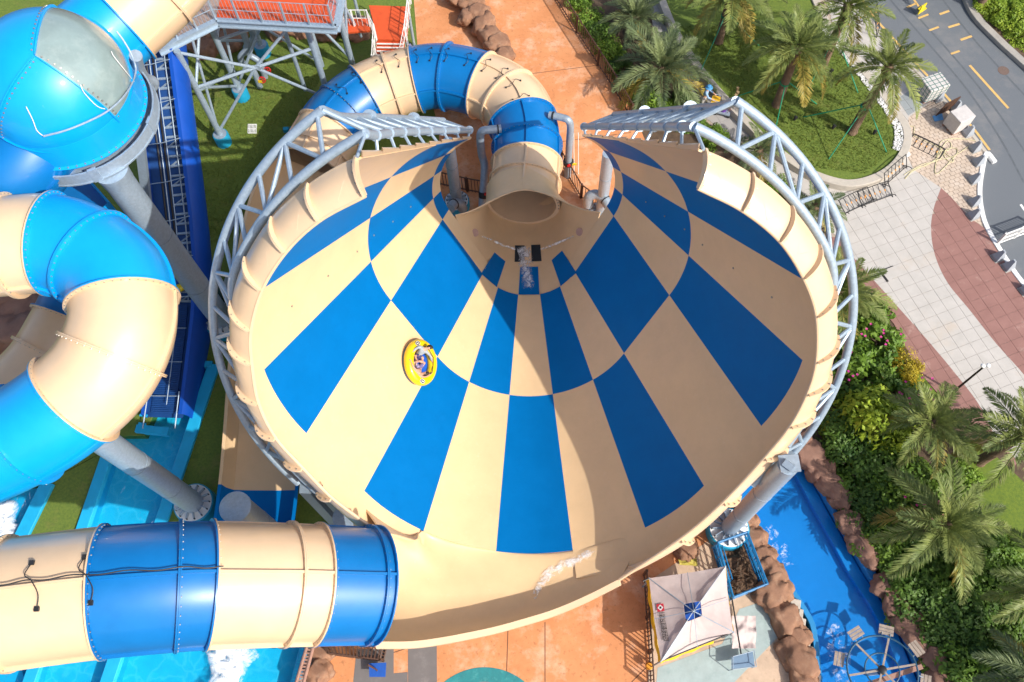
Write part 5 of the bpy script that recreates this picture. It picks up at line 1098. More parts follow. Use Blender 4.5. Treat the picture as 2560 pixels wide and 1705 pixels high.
def frond_mesh(arch, m, L=1.0, n=58, wd=.26, seed=0):
    r = np.random.default_rng(seed); mb = MB(); P = []
    for i in range(13):
        u = i/12; P.append(A(L*(u-.12*arch*u*u), r.normal(0, .006), L*(.22*u-arch*u*u*.75)))
    mb.tube(P, [.014*(1-.85*i/12)+.002 for i in range(13)], 4)
    for i in range(n):
        u = .14+.85*(i+r.random()*.6)/n; j = min(11, int(u*12)); f = u*12-j; p = P[j]*(1-f)+P[j+1]*f; t = unit(P[j+1]-P[j]); up = unit(A(-t[2], 0, t[0]))
        ln = wd*L*(math.sin(math.pi*min(1, (u*.86+.14)))**.6)*(.75+.4*r.random())
        for s in (-1, 1):
            d = unit(t*(.75+.35*u+r.normal(0, .12))+A(0, s*.9, 0)+up*(.38+r.normal(0, .14))); w_ = .0095*L
            wv = unit(np.cross(d, up))*w_; tip = p+d*ln+A(0, 0, -.22*ln*r.random()-.05*ln); mid = p+d*ln*.5
            mb.add([p, mid+wv, tip, mid-wv], [(0, 1, 2, 3)])
    return mb.mesh('frond', m, smooth=False)
FR = {k: [frond_mesh(a, MT[k], seed=i, wd=.235) for i, a in enumerate((.35, .6, .9, 1.25))] for k in ('frond', 'frondy', 'frondb')}
def trunk_mesh(h, r):
    pr = []; z = -.3; n = max(3, int(h/.13))
    for i in range(n): 
        u = i/n; rr = r*(1.12-.22*u+(.25 if u < .06 else 0)); pr += [(rr*1.08, -.2+(h+.2)*i/n), (rr*.92, -.2+(h+.2)*(i+.85)/n)]
    return MB().lathe((0, 0, 0), pr, 14).mesh('trunk', MT['trunk'], angle=20)
def palm(B, h, L, label, nf0=30, kind='frond', old=5, spread=1.0, lean=(0, 0), low=-.25, group=None, rt=.2):
    nf = int(nf0*.8)
    t = thing('palm_tree', label, 'palm', tuple(B), group); _base[t.name] = Vector((0, 0, 0))
    tr = bpy.data.objects.new('trunk', trunk_mesh(h, rt)); col.objects.link(tr); tr.parent = t; tr.rotation_euler = (-lean[1], lean[0], 0)
    top = A(lean[0]*h, lean[1]*h, h-.05)
    cb = bpy.data.objects.new('crown_boss', MB().lathe((0, 0, 0), [(rt*.9, -.25), (rt*1.35, .0), (rt*1.1, .3), (.03, .5)], 10).mesh('crown_boss', MT['trunk'])); col.objects.link(cb); cb.parent = t; cb.location = Vector(top)
    for i in range(nf):
        az = i*2.39996+rng.normal(0, .15); u = (i+.5)/nf; el = 1.25*(1-u)**1.15+low*u+rng.normal(0, .07)
        kk = 'frondy' if i >= nf-(old if kind == 'frondy' else 2) else ('frond' if kind == 'frondy' else kind)
        idx = min(3, int(u*3.2+rng.random()*.9)); o = bpy.data.objects.new('frond', FR[kk][idx]); col.objects.link(o); o.parent = t
        s = L*(.72+.33*min(1, u*1.8))*rng.uniform(.88, 1.08); o.location = Vector(top+A(0, 0, .12)); o.rotation_euler = (rng.normal(0, .18), -el, az); o.scale = (s*spread, s, s)
    return t
ZL_ = .32
P1, P2, P3, P4 = at(1958, 303, ZL_), at(1785, 241, ZL_), at(1891, 150, ZL_), at(1652, 96, ZL_)
def hz_(B, x, y): return zon(B, x, y)-B[2]
palms = [(P1, hz_(P1, 2025, 158), 2.35, 'palm on the raised lawn closest to the road, crown blown to one side', 30, 'frond', (.03, .0)),
         (P2, hz_(P2, 1838, 118), 2.5, 'palm on the raised lawn with yellowing lower fronds', 36, 'frondy', (.0, .0)),
         (P3, hz_(P3, 1940, 18), 2.4, 'palm on the raised lawn beside the white pebble strip', 30, 'frond', (0, 0)),
         (P4, hz_(P4, 1690, -10), 2.6, 'palm on the raised lawn next to the granite kerb and tiled path', 34, 'frondy', (0, 0)),
         (at(1785, -10, ZL_), 3.6, 2.4, 'palm at the far end of the raised lawn', 32, 'frond', (0, 0))]
tops = []
for B, h, L, lab, nf, kd, ln in palms: palm(B, h, L, lab, nf, kd, lean=ln); tops.append(h)
for (x, y, h, L, lab, kd, nf) in ((1512, 205, 1.4, 2.9, 'low spreading palm between the brown railing and the tiled path', 'frondb', 34), (1455, 75, 1.0, 2.0, 'smaller low palm beyond the spreading one by the path', 'frondb', 30),
        (1860, 500, .8, 1.7, 'young palm squeezed behind the truss next to the white paving', 'frondb', 24), (1905, 700, 1.2, 2.5, 'low palm pushing out from behind the steel ring truss', 'frond', 32), (1735, 372, .8, 1.7, 'young palm behind the right lip of the funnel', 'frondb', 22)):
    palm(at(x, y, 0), h, L, lab, nf, kd, low=-.05)
for (x, y, z, L, lab, kd, nf) in ((2138, 975, 2.6, 2.3, 'palm by the lamp post with its crown over the pink paving', 'frond', 30), (2170, 1208, 2.5, 2.7, 'big palm spreading over the dense shrubs by the river', 'frond', 30), (2350, 1000, 3.6, 2.3, 'palm at the edge of the bright grass beyond the lamp post', 'frond', 34), (2430, 1350, 3.0, 2.6, 'palm leaning its fronds in over the bright grass', 'frond', 26), (2390, 1560, 2.4, 2.3, 'low palm above the shrubs near the paddle wheel', 'frondb', 26)):
    p = at(x, y, z); palm(vz(p, 0), z, L, lab, nf, kd, low=-.2)
palm(at(2250, 15, .06), 4.5, 2.2, 'palm beyond the far kerb of the road whose shadow crosses the asphalt', 26, 'frond')
palm(at(2130, -60, .0), 3.2, 2.2, 'palm at the far end of the forecourt beside the road', 26, 'frond')
# green props
MT['prop'] = mat('green_prop', (.0, .24, .12), .45, .1)
for Bp, zt, anchors, which in ((P1, 2.3, ((1905, 366), (1847, 269), (2038, 350)), 'palm closest to the road'), (P2, 2.0, ((1784, 290), (1692, 222), (1877, 239)), 'palm with yellowing fronds'), (P3, 2.4, ((1858, 204), (1972, 213)), 'palm by the pebble strip'), (P4, 2.2, ((1745, 105), (1610, 165), (1700, 60)), 'palm next to the granite kerb')):
    g = thing('palm_prop', 'green props and strap bracing the '+which, 'prop', tuple(Bp))
    MB().lathe(vz(Bp, zt), [(.24, -.05), (.24, .05)], 14).build('strap', MT['prop'], g)
    for x, y in anchors:
        q = at(x, y, ZL_); MB().tube([q, vz(Bp, zt)+unit((q-Bp)*A(1, 1, 0))*.22], .03, 6).build('pole', MT['prop'], g)
# shrubs
def shrub_mesh(seed, m, nleaf=2600, leaf=.11, lump=.35, flat=.8):
    r = np.random.default_rng(seed); mb = MB(); lobes = [(unit(r.normal(size=3)*A(1, 1, .7)+A(0, 0, .35))*r.uniform(.45, .75), r.uniform(.28, .48)) for _ in range(16)]+[(A(0, 0, .25), .7)]
    for i in range(nleaf):
        c, R = lobes[r.integers(len(lobes))]; d = unit(r.normal(size=3)); d[2] = abs(d[2]) if r.random() < .75 else d[2]; p = c+d*R*(r.random()**.22); p = p*A(1, 1, flat)
        if p[2] < -.05: p[2] = -p[2]*.4
        nrm = unit(d+A(0, 0, .5)+r.normal(size=3)*.45); a = unit(np.cross(nrm, r.normal(size=3))); b = np.cross(nrm, a); l = leaf*r.uniform(.7, 1.35)
        mb.add([p-a*l*.5, p+b*l*.28, p+a*l*.5+nrm*l*.08, p-b*l*.28], [(0, 1, 2, 3)])
    return mb.mesh('crown', m, smooth=False)
def stemmesh():
    mb = MB(); r = np.random.default_rng(3)
    for i in range(7):
        a = i*.9; d = A(math.cos(a), math.sin(a), 0); mb.tube([A(0, 0, -.1), d*.12+A(0, 0, .2), d*.4+A(0, 0, .42+.1*r.random())], [.035, .025, .01], 5)
    return mb.mesh('trunk', MT['stem'])
STEM = stemmesh()
SH = {'d': [shrub_mesh(i, MT['leafd'], 3000, .11) for i in range(3)], 'm': [shrub_mesh(10+i, MT['leafm'], 2800, .12) for i in range(3)], 'b': [shrub_mesh(20+i, MT['leafb'], 2600, .12) for i in range(2)], 'y': [shrub_mesh(30, MT['leafy'], 2600, .09)], 'p': [shrub_mesh(40+i, MT['leafm'], 900, .22) for i in range(2)]}
def shrub(x, y, r, kind, label, group=None, hs=1.0, z=0, cat='shrub', nm='shrub'):
    p = at(x, y, z); t = thing(nm, label, cat, tuple(p), group, rz=rng.uniform(0, 6)); t.scale = (r, r, r*hs)
    for n_, me in (('crown', SH[kind][rng.integers(len(SH[kind]))]), ('trunk', STEM)):
        o = bpy.data.objects.new(n_, me); col.objects.link(o); o.parent = t
    return t
for x, y, r in ((1912, 1010, 1.5), (1935, 1065, 1.5), (1985, 1045, 1.8), (1965, 1120, 1.6), (2020, 1110, 1.8), (1985, 1185, 1.5), (2040, 1180, 1.8), (2090, 1130, 1.7), (2015, 1245, 1.5), (2075, 1250, 1.7), (2130, 1200, 1.7), (2055, 1320, 1.6), (2120, 1300, 1.8), (2185, 1280, 1.7), (2095, 1380, 1.6), (2160, 1365, 1.8), (2225, 1350, 1.7), (2130, 1435, 1.6), (2195, 1425, 1.8), (2260, 1415, 1.7), (2165, 1490, 1.6), (2230, 1490, 1.8), (2300, 1480, 1.7), (2200, 1555, 1.7), (2270, 1560, 1.8), (2340, 1555, 1.8), (2340, 1420, 1.6), (2180, 1130, 1.3), (2250, 1290, 1.4), (2310, 1365, 1.5)):
    shrub(x+16, y-6, r*rng.uniform(.95, 1.1), 'd' if rng.random() < .6 else 'm', 'dense dark green shrub in the thicket on the far bank of the river', 'shrubs of the riverside thicket', hs=.85)
tr_ = shrub(1985, 985, 2.0, 'b', 'bright green bushy tree rising over the dark riverside thicket', hs=1.7, cat='tree', nm='small_tree')
shrub(2035, 1030, 1.3, 'b', 'bright green bush in front of the bushy tree', hs=1.3)
for x, y, r in ((1935, 770, 1.1), (1975, 740, 1.1), (2005, 720, 1.0), (1965, 820, 1.2), (2015, 790, 1.2), (1985, 870, 1.3), (2035, 850, 1.1), (1940, 890, 1.1), (2045, 905, 1.1), (1960, 690, .8)):
    shrub(x, y, r, 'p', 'broad leaved shrub in the bed between the truss and the pink paving', 'broad leaved shrubs by the pink paving', hs=1.1)
shrub(2076, 852, 1.0, 'y', 'round bright yellow bush at the edge of the pink paving', hs=1.15)
for x, y, r in ((1325, 10, .7), (1350, 45, .75), (1376, 84, .8), (1402, 126, .8), (1428, 164, .75), (1460, 212, .75), (1488, 246, .8), (1505, 262, .9), (1545, 262, .8), (1570, 240, .7), (1322, -25, .7), (1590, 290, .7), (1640, 320, .7)):
    shrub(x, y, r*1.25, 'm' if rng.random() < .6 else 'd', 'leafy green shrub in the hedge behind the brown railing', 'hedge shrubs behind the railing', hs=1.1)
for x, y, r in ((2265, 10, .7), (2290, 30, .75), (2318, 55, .8), (2345, 85, .8), (2300, -5, .8), (2335, 25, .85), (2365, 55, .9), (2275, -30, .8)):
    shrub(x, y, r*1.3, 'b', 'yellow green bush in the verge beyond the road', 'verge bushes beyond the road', hs=.9, z=.06)
for x, y, r in ((1700, 420, .8), (1790, 430, .8), (1850, 560, .8), (1890, 610, .8)): shrub(x, y, r, 'm', 'green shrub glimpsed through the right side of the truss', 'shrubs behind the truss', hs=1.0)
# pink flowers
MT['pinkf'] = mat('magenta_flower', (.50, .03, .22), .6, .1)
fmb = MB()
for x, y, z, n_, s in ((2130, 905, 1.0, 14, 1.0), (2080, 900, .9, 10, .8), (2005, 760, 1.1, 10, .9), (1955, 850, 1.2, 8, .7), (2140, 1175, 1.6, 16, .8), (2165, 1185, 1.7, 14, .6)):
    c = at(x, y, z)
    for _ in range(n_):
        p = c+rng.normal(size=3)*A(s*.5, s*.5, .12); a = rng.random()*6; l = .07
        fmb.add([p+A(math.cos(a+k*1.57)*l, math.sin(a+k*1.57)*l, .02*(k % 2)) for k in range(4)], [(0, 1, 2, 3)])
tag(fmb.build('flowers', MT['pinkf'], smooth=False), 'small magenta flowers scattered over the shrubs', 'flowers', kind='stuff')
# grass tufts on the lawns: short blades so the turf has a nap
def tufts(polys, n, z, label, m):
    mb = MB(); P = [np.array([p[:2] for p in [at(x, y, z) for x, y in poly]]) for poly in polys]
    for Q_ in P:
        lo, hi = Q_.min(0), Q_.max(0); c = 0
        while c < n:
            pts = rng.uniform(lo, hi, (4000, 2)); ins = np.zeros(4000, bool); j = len(Q_)-1
            for i in range(len(Q_)):
                cond = ((Q_[i, 1] > pts[:, 1]) != (Q_[j, 1] > pts[:, 1])) & (pts[:, 0] < (Q_[j, 0]-Q_[i, 0])*(pts[:, 1]-Q_[i, 1])/(Q_[j, 1]-Q_[i, 1]+1e-9)+Q_[i, 0]); ins ^= cond; j = i
            for q in pts[ins]:
                a = rng.random()*6.3; l = rng.uniform(.05, .11); d = A(math.cos(a), math.sin(a), 0); s = A(-d[1], d[0], 0)*.018; p = A(q[0], q[1], z)
                mb.add([p-s, p+s, p+d*l*.6+A(0, 0, l)], [(0, 1, 2)]); c += 1
                if c >= n: break
    tag(mb.build('grass', m, smooth=False), label, 'grass', kind='stuff')
MT['blade'] = leafmat('grass_blade', (.20, .23, .035), (.07, .12, .018), .2)
tufts([[(375, 100), (760, 110), (700, 280), (620, 420), (520, 560), (450, 560)]], 16000, 0, 'short mown grass under the tower and ring truss', MT['blade'])
tufts([[(1560, 60), (1880, 60), (2040, 270), (2060, 340), (1990, 400), (1860, 385), (1700, 250)]], 16000, .32, 'short patchy grass on the raised palm lawn', MT['blade'])
# ------------------------------------------------------------------ raft and riders on the funnel wall
tk = onray_surface(953, 836, .75, -2.9); RCp = FS(tk[0], tk[1]); RN = FN(tk[0], tk[1])
MT['raft'] = mat('yellow_raft', (.80, .56, .004), .32, .06, 3, .03, 40, coat=.3); MT['rope'] = mat('dark_rope', (.05, .035, .02), .8); MT['rfloor'] = mat('raft_floor_blue', (.006, .09, .50), .5, .1); MT['rbase'] = mat('raft_base_grey', (.10, .13, .19), .5, .1)
ra = unit(A(0, 1, 0)-RN*RN[1]); rb = np.cross(ra, RN)
if rb[0] < 0: rb = -rb
RMAJ, RMIN = .66, .195
def torus(mb, c, n, a, b, R, r, N=44, K=14, sy=1.0):
    rows = []
    for i in range(N+1):
        t = 2*math.pi*i/N; d = a*math.cos(t)*sy+b*math.sin(t); dd = unit(d); rows.append([c+d*R+dd*r*math.cos(2*math.pi*j/K)+n*r*math.sin(2*math.pi*j/K) for j in range(K)])
    return mb.grid(rows, closed=True, flip=True)
def text_mesh(body, size, font_center=True, ext=.0):
    cu = bpy.data.curves.new('lettering', 'FONT'); cu.body = body; cu.size = size; cu.align_x = 'CENTER'; cu.align_y = 'CENTER'; cu.extrude = ext; cu.resolution_u = 2
    o = bpy.data.objects.new('lettering', cu); col.objects.link(o); dg_ = bpy.context.evaluated_depsgraph_get(); me = bpy.data.meshes.new_from_object(o.evaluated_get(dg_)); bpy.data.objects.remove(o); return me
def place(me, m, name, parent, O, X, Y):
    me = me.copy(); X = unit(X); Y = unit(Y); Z = np.cross(X, Y); me.transform(Matrix(((X[0], Y[0], Z[0], O[0]), (X[1], Y[1], Z[1], O[1]), (X[2], Y[2], Z[2], O[2]), (0, 0, 0, 1))))
    me.materials.clear(); me.materials.append(m); return link(name, me, parent)
def make_raft(c, n, a, b, label, sc=1.0):
    R, r = RMAJ*sc, RMIN*sc; t = thing('inflatable_raft', label, 'raft', tuple(c)); cz = c+n*(r+.13*sc)
    torus(MB(), cz, n, a, b, R, r, sy=1.12).build('tube', MT['raft'], t); torus(MB(), c+n*r*.42, n, a, b, R, r*.62, sy=1.12).build('base_tube', MT['rbase'], t)
    MB().add([cz-n*r*.5]+[cz-n*r*.5+(a*1.12*math.cos(u)+b*math.sin(u))*R*.85 for u in np.linspace(0, 2*math.pi, 25)[:-1]], [(0, i+1, (i+1) % 24+1) for i in range(24)]).build('floor', MT['rfloor'], t)
    hp = [cz+(a*1.12*math.cos(u)+b*math.sin(u))*(R-.02)+n*(r+.03-(.05 if i % 2 else 0))-unit(a*math.cos(u)+b*math.sin(u))*.10*sc for i, u in enumerate(np.linspace(0, 2*math.pi, 13))]
    MB().tube(hp, .014*sc, 5).build('grab_rope', MT['rope'], t)
    for u in (0.75*math.pi*-1+math.pi, math.pi*1.0):
        pass
    for u, tw in ((2.45-math.pi*1.0, 0), (math.pi, 0)):
        u = {0: u}[0]; d = a*1.12*math.cos(u)+b*math.sin(u); dd = unit(d); tt = unit(np.cross(n, dd)); o = cz+d*R+n*(r+.006)+dd*.06*sc; nn = unit(n+dd*.25); ev = unit(np.cross(tt, nn))
        def disc(rx, ry, lift, m, nm):
            MB().add([o+nn*lift+tt*rx*math.cos(w_)+ev*ry*math.sin(w_) for w_ in np.linspace(0, 2*math.pi, 25)[:-1]], [tuple(range(24))]).build(nm, m, t, smooth=False)
        disc(.135*sc, .085*sc, .004, MT['white'], 'badge_border'); disc(.118*sc, .068*sc, .009, MT['black'], 'badge'); 
        for k in (-1, 0, 1):
            q = o+nn*.013+tt*k*.05*sc; MB().add([q-tt*.018*sc-ev*.028*sc, q+tt*.018*sc-ev*.02*sc, q+tt*.02*sc+ev*.028*sc, q-tt*.012*sc+ev*.022*sc], [(0, 1, 2, 3)]).build('badge_mark', MT['white'], t, smooth=False)
    return t
make_raft(RCp, RN, ra, rb, 'round yellow inflatable raft carrying two riders on the funnel wall')
cvp = CV[29]; make_raft(cvp+A(0, 0, .1), unit(A(0, -.15, 1)), A(0, 1, .15), A(1, 0, 0), 'empty yellow raft riding up the blue conveyor behind a grey column', .95)
def zc(x, y, h):                     # reading on the close-up of the raft -> point h above the wall
    return onplane((980+.10842*x)/Q, (820+.10842*y)/Q, RCp+RN*h, RN)
def skin_body(name, chains, rad, m, parent=None, sub=2, loc=None, root=None):
    ids = {}; vs = []; rs = []; es = []
    def vid(p, r):
        k = tuple(np.round(p, 4))
        if k not in ids: ids[k] = len(vs); vs.append(tuple(map(float, p))); rs.append(r)
        return ids[k]
    for ch in chains:
        last = None
        for p, r in ch:
            i = vid(p, r)
            if last is not None and last != i: es.append((last, i))
            last = i
    me = bpy.data.meshes.new(name); me.from_pydata(vs, es, []); me.materials.append(m)
    o = link(name, me, parent); md = o.modifiers.new('skin', 'SKIN'); md.use_smooth_shade = True
    sv = me.skin_vertices[0].data
    for i, r in enumerate(rs): sv[i].radius = (r, r)
    if root is not None: sv[ids[tuple(np.round(root, 4))]].use_root = True
    s2 = o.modifiers.new('smooth', 'SUBSURF'); s2.levels = sub; s2.render_levels = sub
    return o
def hand(c, d, side, n):            # palm plus five fingers as branches
    d = unit(d); n = unit(n); s = unit(np.cross(n, d)); ch = []
    palm = c+d*.06
    for k, (off, ln) in enumerate(((-.03, .055), (-.01, .07), (.012, .066), (.032, .05))):
        b0 = palm+s*off; ch.append([(palm, .02), (b0+d*.02, .010), (b0+d*(.02+ln*.6)-n*.01, .009), (b0+d*(.02+ln*.85)-n*.035, .008)])
    ch.append([(palm, .02), (c+d*.03+s*.045*side, .010), (c+d*.07+s*.06*side-n*.02, .009)])
    return [[(c, .024), (palm, .02)]]+ch
MT['skin'] = mat('skin', (.56, .31, .21), .55, .08, 6); MT['hair'] = mat('black_hair', (.012, .009, .008), .5, .2, 30, .4, 60); MT['hairb'] = mat('dark_brown_hair', (.035, .02, .012), .5, .2, 30, .4, 60)
MT['shirt'] = mat('pale_grey_shirt', (.33, .37, .40), .8, .15, 14); MT['shorts1'] = layer(mat('navy_patterned_shorts', (.035, .05, .16), .8, .2, 20), (.42, .05, .06), 16, .55, .6, .9); MT['shorts2'] = layer(mat('purple_patterned_shorts', (.16, .13, .30), .8, .2, 20), (.55, .45, .50), 14, .5, .6, .9)
def person(label, pel, chest, neck, head, face, sh, el, ha, kn, an, toe, skin, hair, shorts, shirt, up, loc, seat=True):
    t = thing('person', label, 'person', tuple(loc)); nrm = unit(up)
    ch = [[(pel, .125), ((pel+chest)/2, .115), (chest, .135), (neck-(neck-chest)*.25, .085), (neck, .052), (head-(head-neck)*.25, .07), (head, .095), (head+unit(head-neck)*.07, .075)]]
    for i in (0, 1):
        ch.append([(chest, .135), (sh[i], .06), ((sh[i]+el[i])/2, .05), (el[i], .04), ((el[i]*.4+ha[i]*.6), .034), (ha[i], .024)])
        ch += hand(ha[i], ha[i]-el[i], 1 if i else -1, nrm)
        hip = pel+unit(kn[i]-pel)*.10+unit(np.cross(chest-pel, kn[i]-pel))*0
        ch.append([(pel, .125), (pel*.8+kn[i]*.2, .088), (pel*.4+kn[i]*.6, .07), (kn[i], .055), (kn[i]*.55+an[i]*.45, .052), (an[i], .035), (toe[i], .028)])
    skin_body('body', ch, None, skin, t, root=pel)
    # hair cap, nose, eyes, mouth, ears
    hc = head+unit(head-neck)*.035; f = unit(face); hu = unit(head-neck); hs = unit(np.cross(f, hu))
    vs, fs = icos(3); pts = []
    for v in vs:
        w_ = v[0]*hs*.088+v[1]*f*.105+v[2]*hu*.108
        k = 1.0+.05*mnoise.noise(Vector(v*4)); front = (v[1] > .15 and v[2] < .45); pts.append(hc+w_*(k*(.86 if front else 1.06)))
    MB().add(pts, fs).build('hair', hair, t)
    fc = head+f*.085
    MB().lathe(fc+f*.005, [(.018, -.02), (.012, .015), (.004, .025)], 8, axis=f).build('nose', skin, t)
    for sgn in (-1, 1):
        MB().lathe(fc+hs*.032*sgn+hu*.03-f*.004, [(.012, 0), (.008, .006)], 8, axis=f).build('eye', MT['black'], t)
        MB().lathe(head+hs*.094*sgn, [(.024, -.008), (.024, .008)], 8, axis=hs).build('ear', skin, t)
    MB().beam(fc-hu*.035-hs*.022, fc-hu*.035+hs*.022, .01, .008, up=hu).build('mouth', MT['red'], t)
    if shirt:
        cs = [[(pel*.75+chest*.25, .135), ((pel+chest)/2, .13), (chest, .15), (neck-(neck-chest)*.3, .09)]]
        for i in (0, 1): cs.append([(chest, .15), (sh[i], .072), ((sh[i]+el[i])/2, .06), (el[i], .05), (el[i]*.25+ha[i]*.75, .042)])
        skin_body('shirt', cs, None, shirt, t, root=chest)
    cs = [[(pel*.85+chest*.15, .132), (pel, .14)]]
    for i in (0, 1): cs.append([(pel, .14), (pel*.75+kn[i]*.25, .105), (pel*.4+kn[i]*.6, .088), (pel*.18+kn[i]*.82, .078)])
    skin_body('shorts', cs, None, shorts, t, root=pel)
    return t
up_ = RN
person('rider in a pale grey long-sleeved shirt and navy shorts sitting in the yellow raft', zc(600, 640, .30), zc(705, 500, .55), zc(765, 480, .68), zc(855, 450, .80), -ra*.6+rb*.5+RN*.2,
       (zc(640, 430, .62), zc(790, 540, .60)), (zc(540, 480, .55), zc(880, 640, .55)), (zc(475, 555, .50), zc(935, 790, .47)), (zc(520, 640, .50), zc(720, 690, .48)), (zc(585, 770, .22), zc(650, 790, .24)), (zc(570, 815, .2), zc(690, 815, .22)), MT['skin'], MT['hair'], MT['shorts1'], MT['shirt'], RN, RCp)
person('bare-chested rider in purple patterned shorts leaning back in the yellow raft', zc(620, 930, .28), zc(600, 1030, .46), zc(660, 1060, .58), zc(765, 1055, .72), ra*.8+RN*.3,
       (zc(530, 960, .52), zc(680, 1130, .52)), (zc(480, 880, .54), zc(820, 1110, .52)), (zc(445, 790, .52), zc(925, 1030, .49)), (zc(500, 790, .50), zc(760, 800, .46)), (zc(650, 760, .26), zc(560, 745, .28)), (zc(720, 750, .22), zc(540, 715, .22)), MT['skin'], MT['hairb'], MT['shorts2'], None, RN, RCp)
# worker with a cleaning cart on the tiled path
WB = at(1612, 248); wf = unit(A(.9, -.35, 0)); ws = A(-wf[1], wf[0], 0)
W = lambda f, s, z: WB+wf*f+ws*s+A(0, 0, z)
MT['jacket'] = mat('blue_white_jacket', (.28, .44, .66), .8, .2, 12); MT['trs'] = mat('pale_trousers', (.50, .48, .46), .8, .1, 10); MT['cap'] = mat('blue_cap', (.06, .27, .55), .7, .1)
wk = person('worker in a blue and white jacket and blue cap pushing a cleaning cart', W(0, 0, .92), W(.06, 0, 1.32), W(.09, 0, 1.47), W(.13, 0, 1.60), wf*1.0+A(0, 0, -.2), (W(.06, .19, 1.38), W(.06, -.19, 1.38)), (W(.22, .24, 1.15), W(.22, -.24, 1.15)), (W(.46, .20, 1.05), W(.46, -.20, 1.05)), (W(.10, .10, .50), W(-.02, -.10, .50)), (W(.04, .11, .07), W(-.18, -.11, .09)), (W(.20, .11, .03), W(-.04, -.11, .03)), MT['skin'], MT['hair'], MT['trs'], MT['jacket'], A(0, 0, 1), WB)
MB().lathe(W(.12, 0, 1.64), [(.19, -.02), (.12, .03), (.105, .10), (.03, .13)], 16).build('cap', MT['cap'], wk)
skin_body('trousers', [[(W(0, 0, .92), .135), (W(.04, .10, .70), .10), (W(.10, .10, .50), .075), (W(.05, .11, .12), .06)], [(W(0, 0, .92), .135), (W(-.01, -.10, .70), .10), (W(-.02, -.10, .50), .075), (W(-.16, -.11, .14), .06)]], None, MT['trs'], wk, root=W(0, 0, .92))
ct = thing('cleaning_cart', 'grey cleaning cart with a yellow bag, purple bucket and upright brooms', 'cart', tuple(W(.85, 0, 0)))
MB().box(W(.62, 0, .5), (.42, .5, .75), rz=math.atan2(wf[1], wf[0])).build('waste_bag', mat('yellow_bag', (.72, .42, .02), .6, .15, 8), ct)
MB().box(W(1.05, 0, .22), (.95, .55, .06), rz=math.atan2(wf[1], wf[0])).build('platform', MT['steeld'], ct)
MB().lathe(W(1.12, 0, .25), [(.17, 0), (.21, .34), (.19, .34), (.16, .05)], 14, cap=False).build('bucket', mat('purple_bucket', (.13, .03, .33), .5, .1), ct)
for f_, s_ in ((.75, .24), (.75, -.24), (1.45, .24), (1.45, -.24)): MB().lathe(W(f_, s_, .09), [(.09, -.03), (.09, .03)], 12, axis=ws).build('wheel', MT['black'], ct)
for s_ in (-.22, .22): MB().tube([W(.46, s_, 1.02), W(.85, s_, 1.0), W(.88, s_, .25)], .018, 6).build('handle', MT['steeld'], ct)
for k, (f_, s_) in enumerate(((1.4, .15), (1.45, 0), (1.38, -.12))):
    MB().tube([W(f_, s_, .2), W(f_+.1, s_*1.6, 1.5)], .014, 5).build('broom_handle', MT['wood'], ct); MB().lathe(W(f_+.1, s_*1.6, 1.5), [(.02, 0), (.07, .2), (.08, .3)], 8, axis=(.1, s_, 1)).build('broom_head', mat('straw', (.28, .20, .10), .9, .3, 30), ct)
# ------------------------------------------------------------------ torn canopy tent
z5 = lambda x, y: ((1550+.35403*x)/Q, (1150+.35403*y)/Q)
tent = thing('canopy_tent', 'torn pale canopy tent with a yellow valance and black lettering', 'canopy', tuple(at(*z5(520, 1060))))
MT['canvas'] = layer(mat('pale_canvas', (.50, .415, .395), .8, .08, 3, .25, 12), (.48, .42, .40), 2, .55, .75, .5); MT['valance'] = mat('yellow_valance', (.78, .50, .01), .7, .1, 6)
ZE, ZP = 2.15, 2.75
c4 = [at(*z5(205, 835), ZE), at(*z5(745, 752), ZE), at(*z5(800, 1215), ZE-.1), at(*z5(290, 1420), ZE)]
pk = at(*z5(520, 1065), ZP)
def canopy_pt(i, u, v):            # i side, u along the edge, v from edge (0) to peak (1)
    a, b = c4[i], c4[(i+1) % 4]; e = a*(1-u)+b*u; p = e*(1-v)+pk*v
    sag = -.16*math.sin(math.pi*u)*(1-v)-.10*math.sin(math.pi*v)
    wr = .035*mnoise.noise(Vector((p[0]*2.2, p[1]*2.2, i)))+.02*mnoise.noise(Vector((p[0]*7+p[1]*5, (p[0]-p[1])*1.5, i*3)))
    if i == 2: sag -= .25*math.sin(math.pi*u)*(1-v)
    return p+A(0, 0, sag+wr)
for i in range(4):
    rows = [[canopy_pt(i, u, v) for u in np.linspace(0, 1, 19)] for v in np.linspace(0, .78, 15)]
    o = MB().grid(rows).build('canopy_panel', MT['canvas'], tent); thicken(o, .012, 0)
    if i in (3, 2):
        rows = [[canopy_pt(i, u, 0)+A(0, 0, -d)+unit(c4[i]-pk+c4[(i+1) % 4]-pk)*A(1, 1, 0)*(d*.35+.03*math.sin(u*23+i)) for u in np.linspace(0 if i == 3 else .25, 1, 25)] for d in (0, .12, .25+.0)]
        o = MB().grid(rows).build('valance', MT['valance'], tent); thicken(o, .01, 0)
rows = [[canopy_pt(1, u, 0)+A(.03*math.sin(u*15), .03*math.cos(u*19), -d) for u in np.linspace(0, 1, 25)] for d in (0, .1, .2)]
o = MB().grid(rows).build('valance', MT['valance'], tent); thicken(o, .01, 0)
for c in c4: MB().tube([vz(c, 0), c], .035, 8).build('pole', MT['steeld'], tent)
for i in range(4): 
    MB().tube([c4[i], pk+A(0, 0, -.05)], .018, 6).build('rib', MT['steeld'], tent); MB().tube([(c4[i]+c4[(i+1) % 4])/2, pk+A(0, 0, .05)], .012, 6).build('spoke', MT['steeld'], tent)
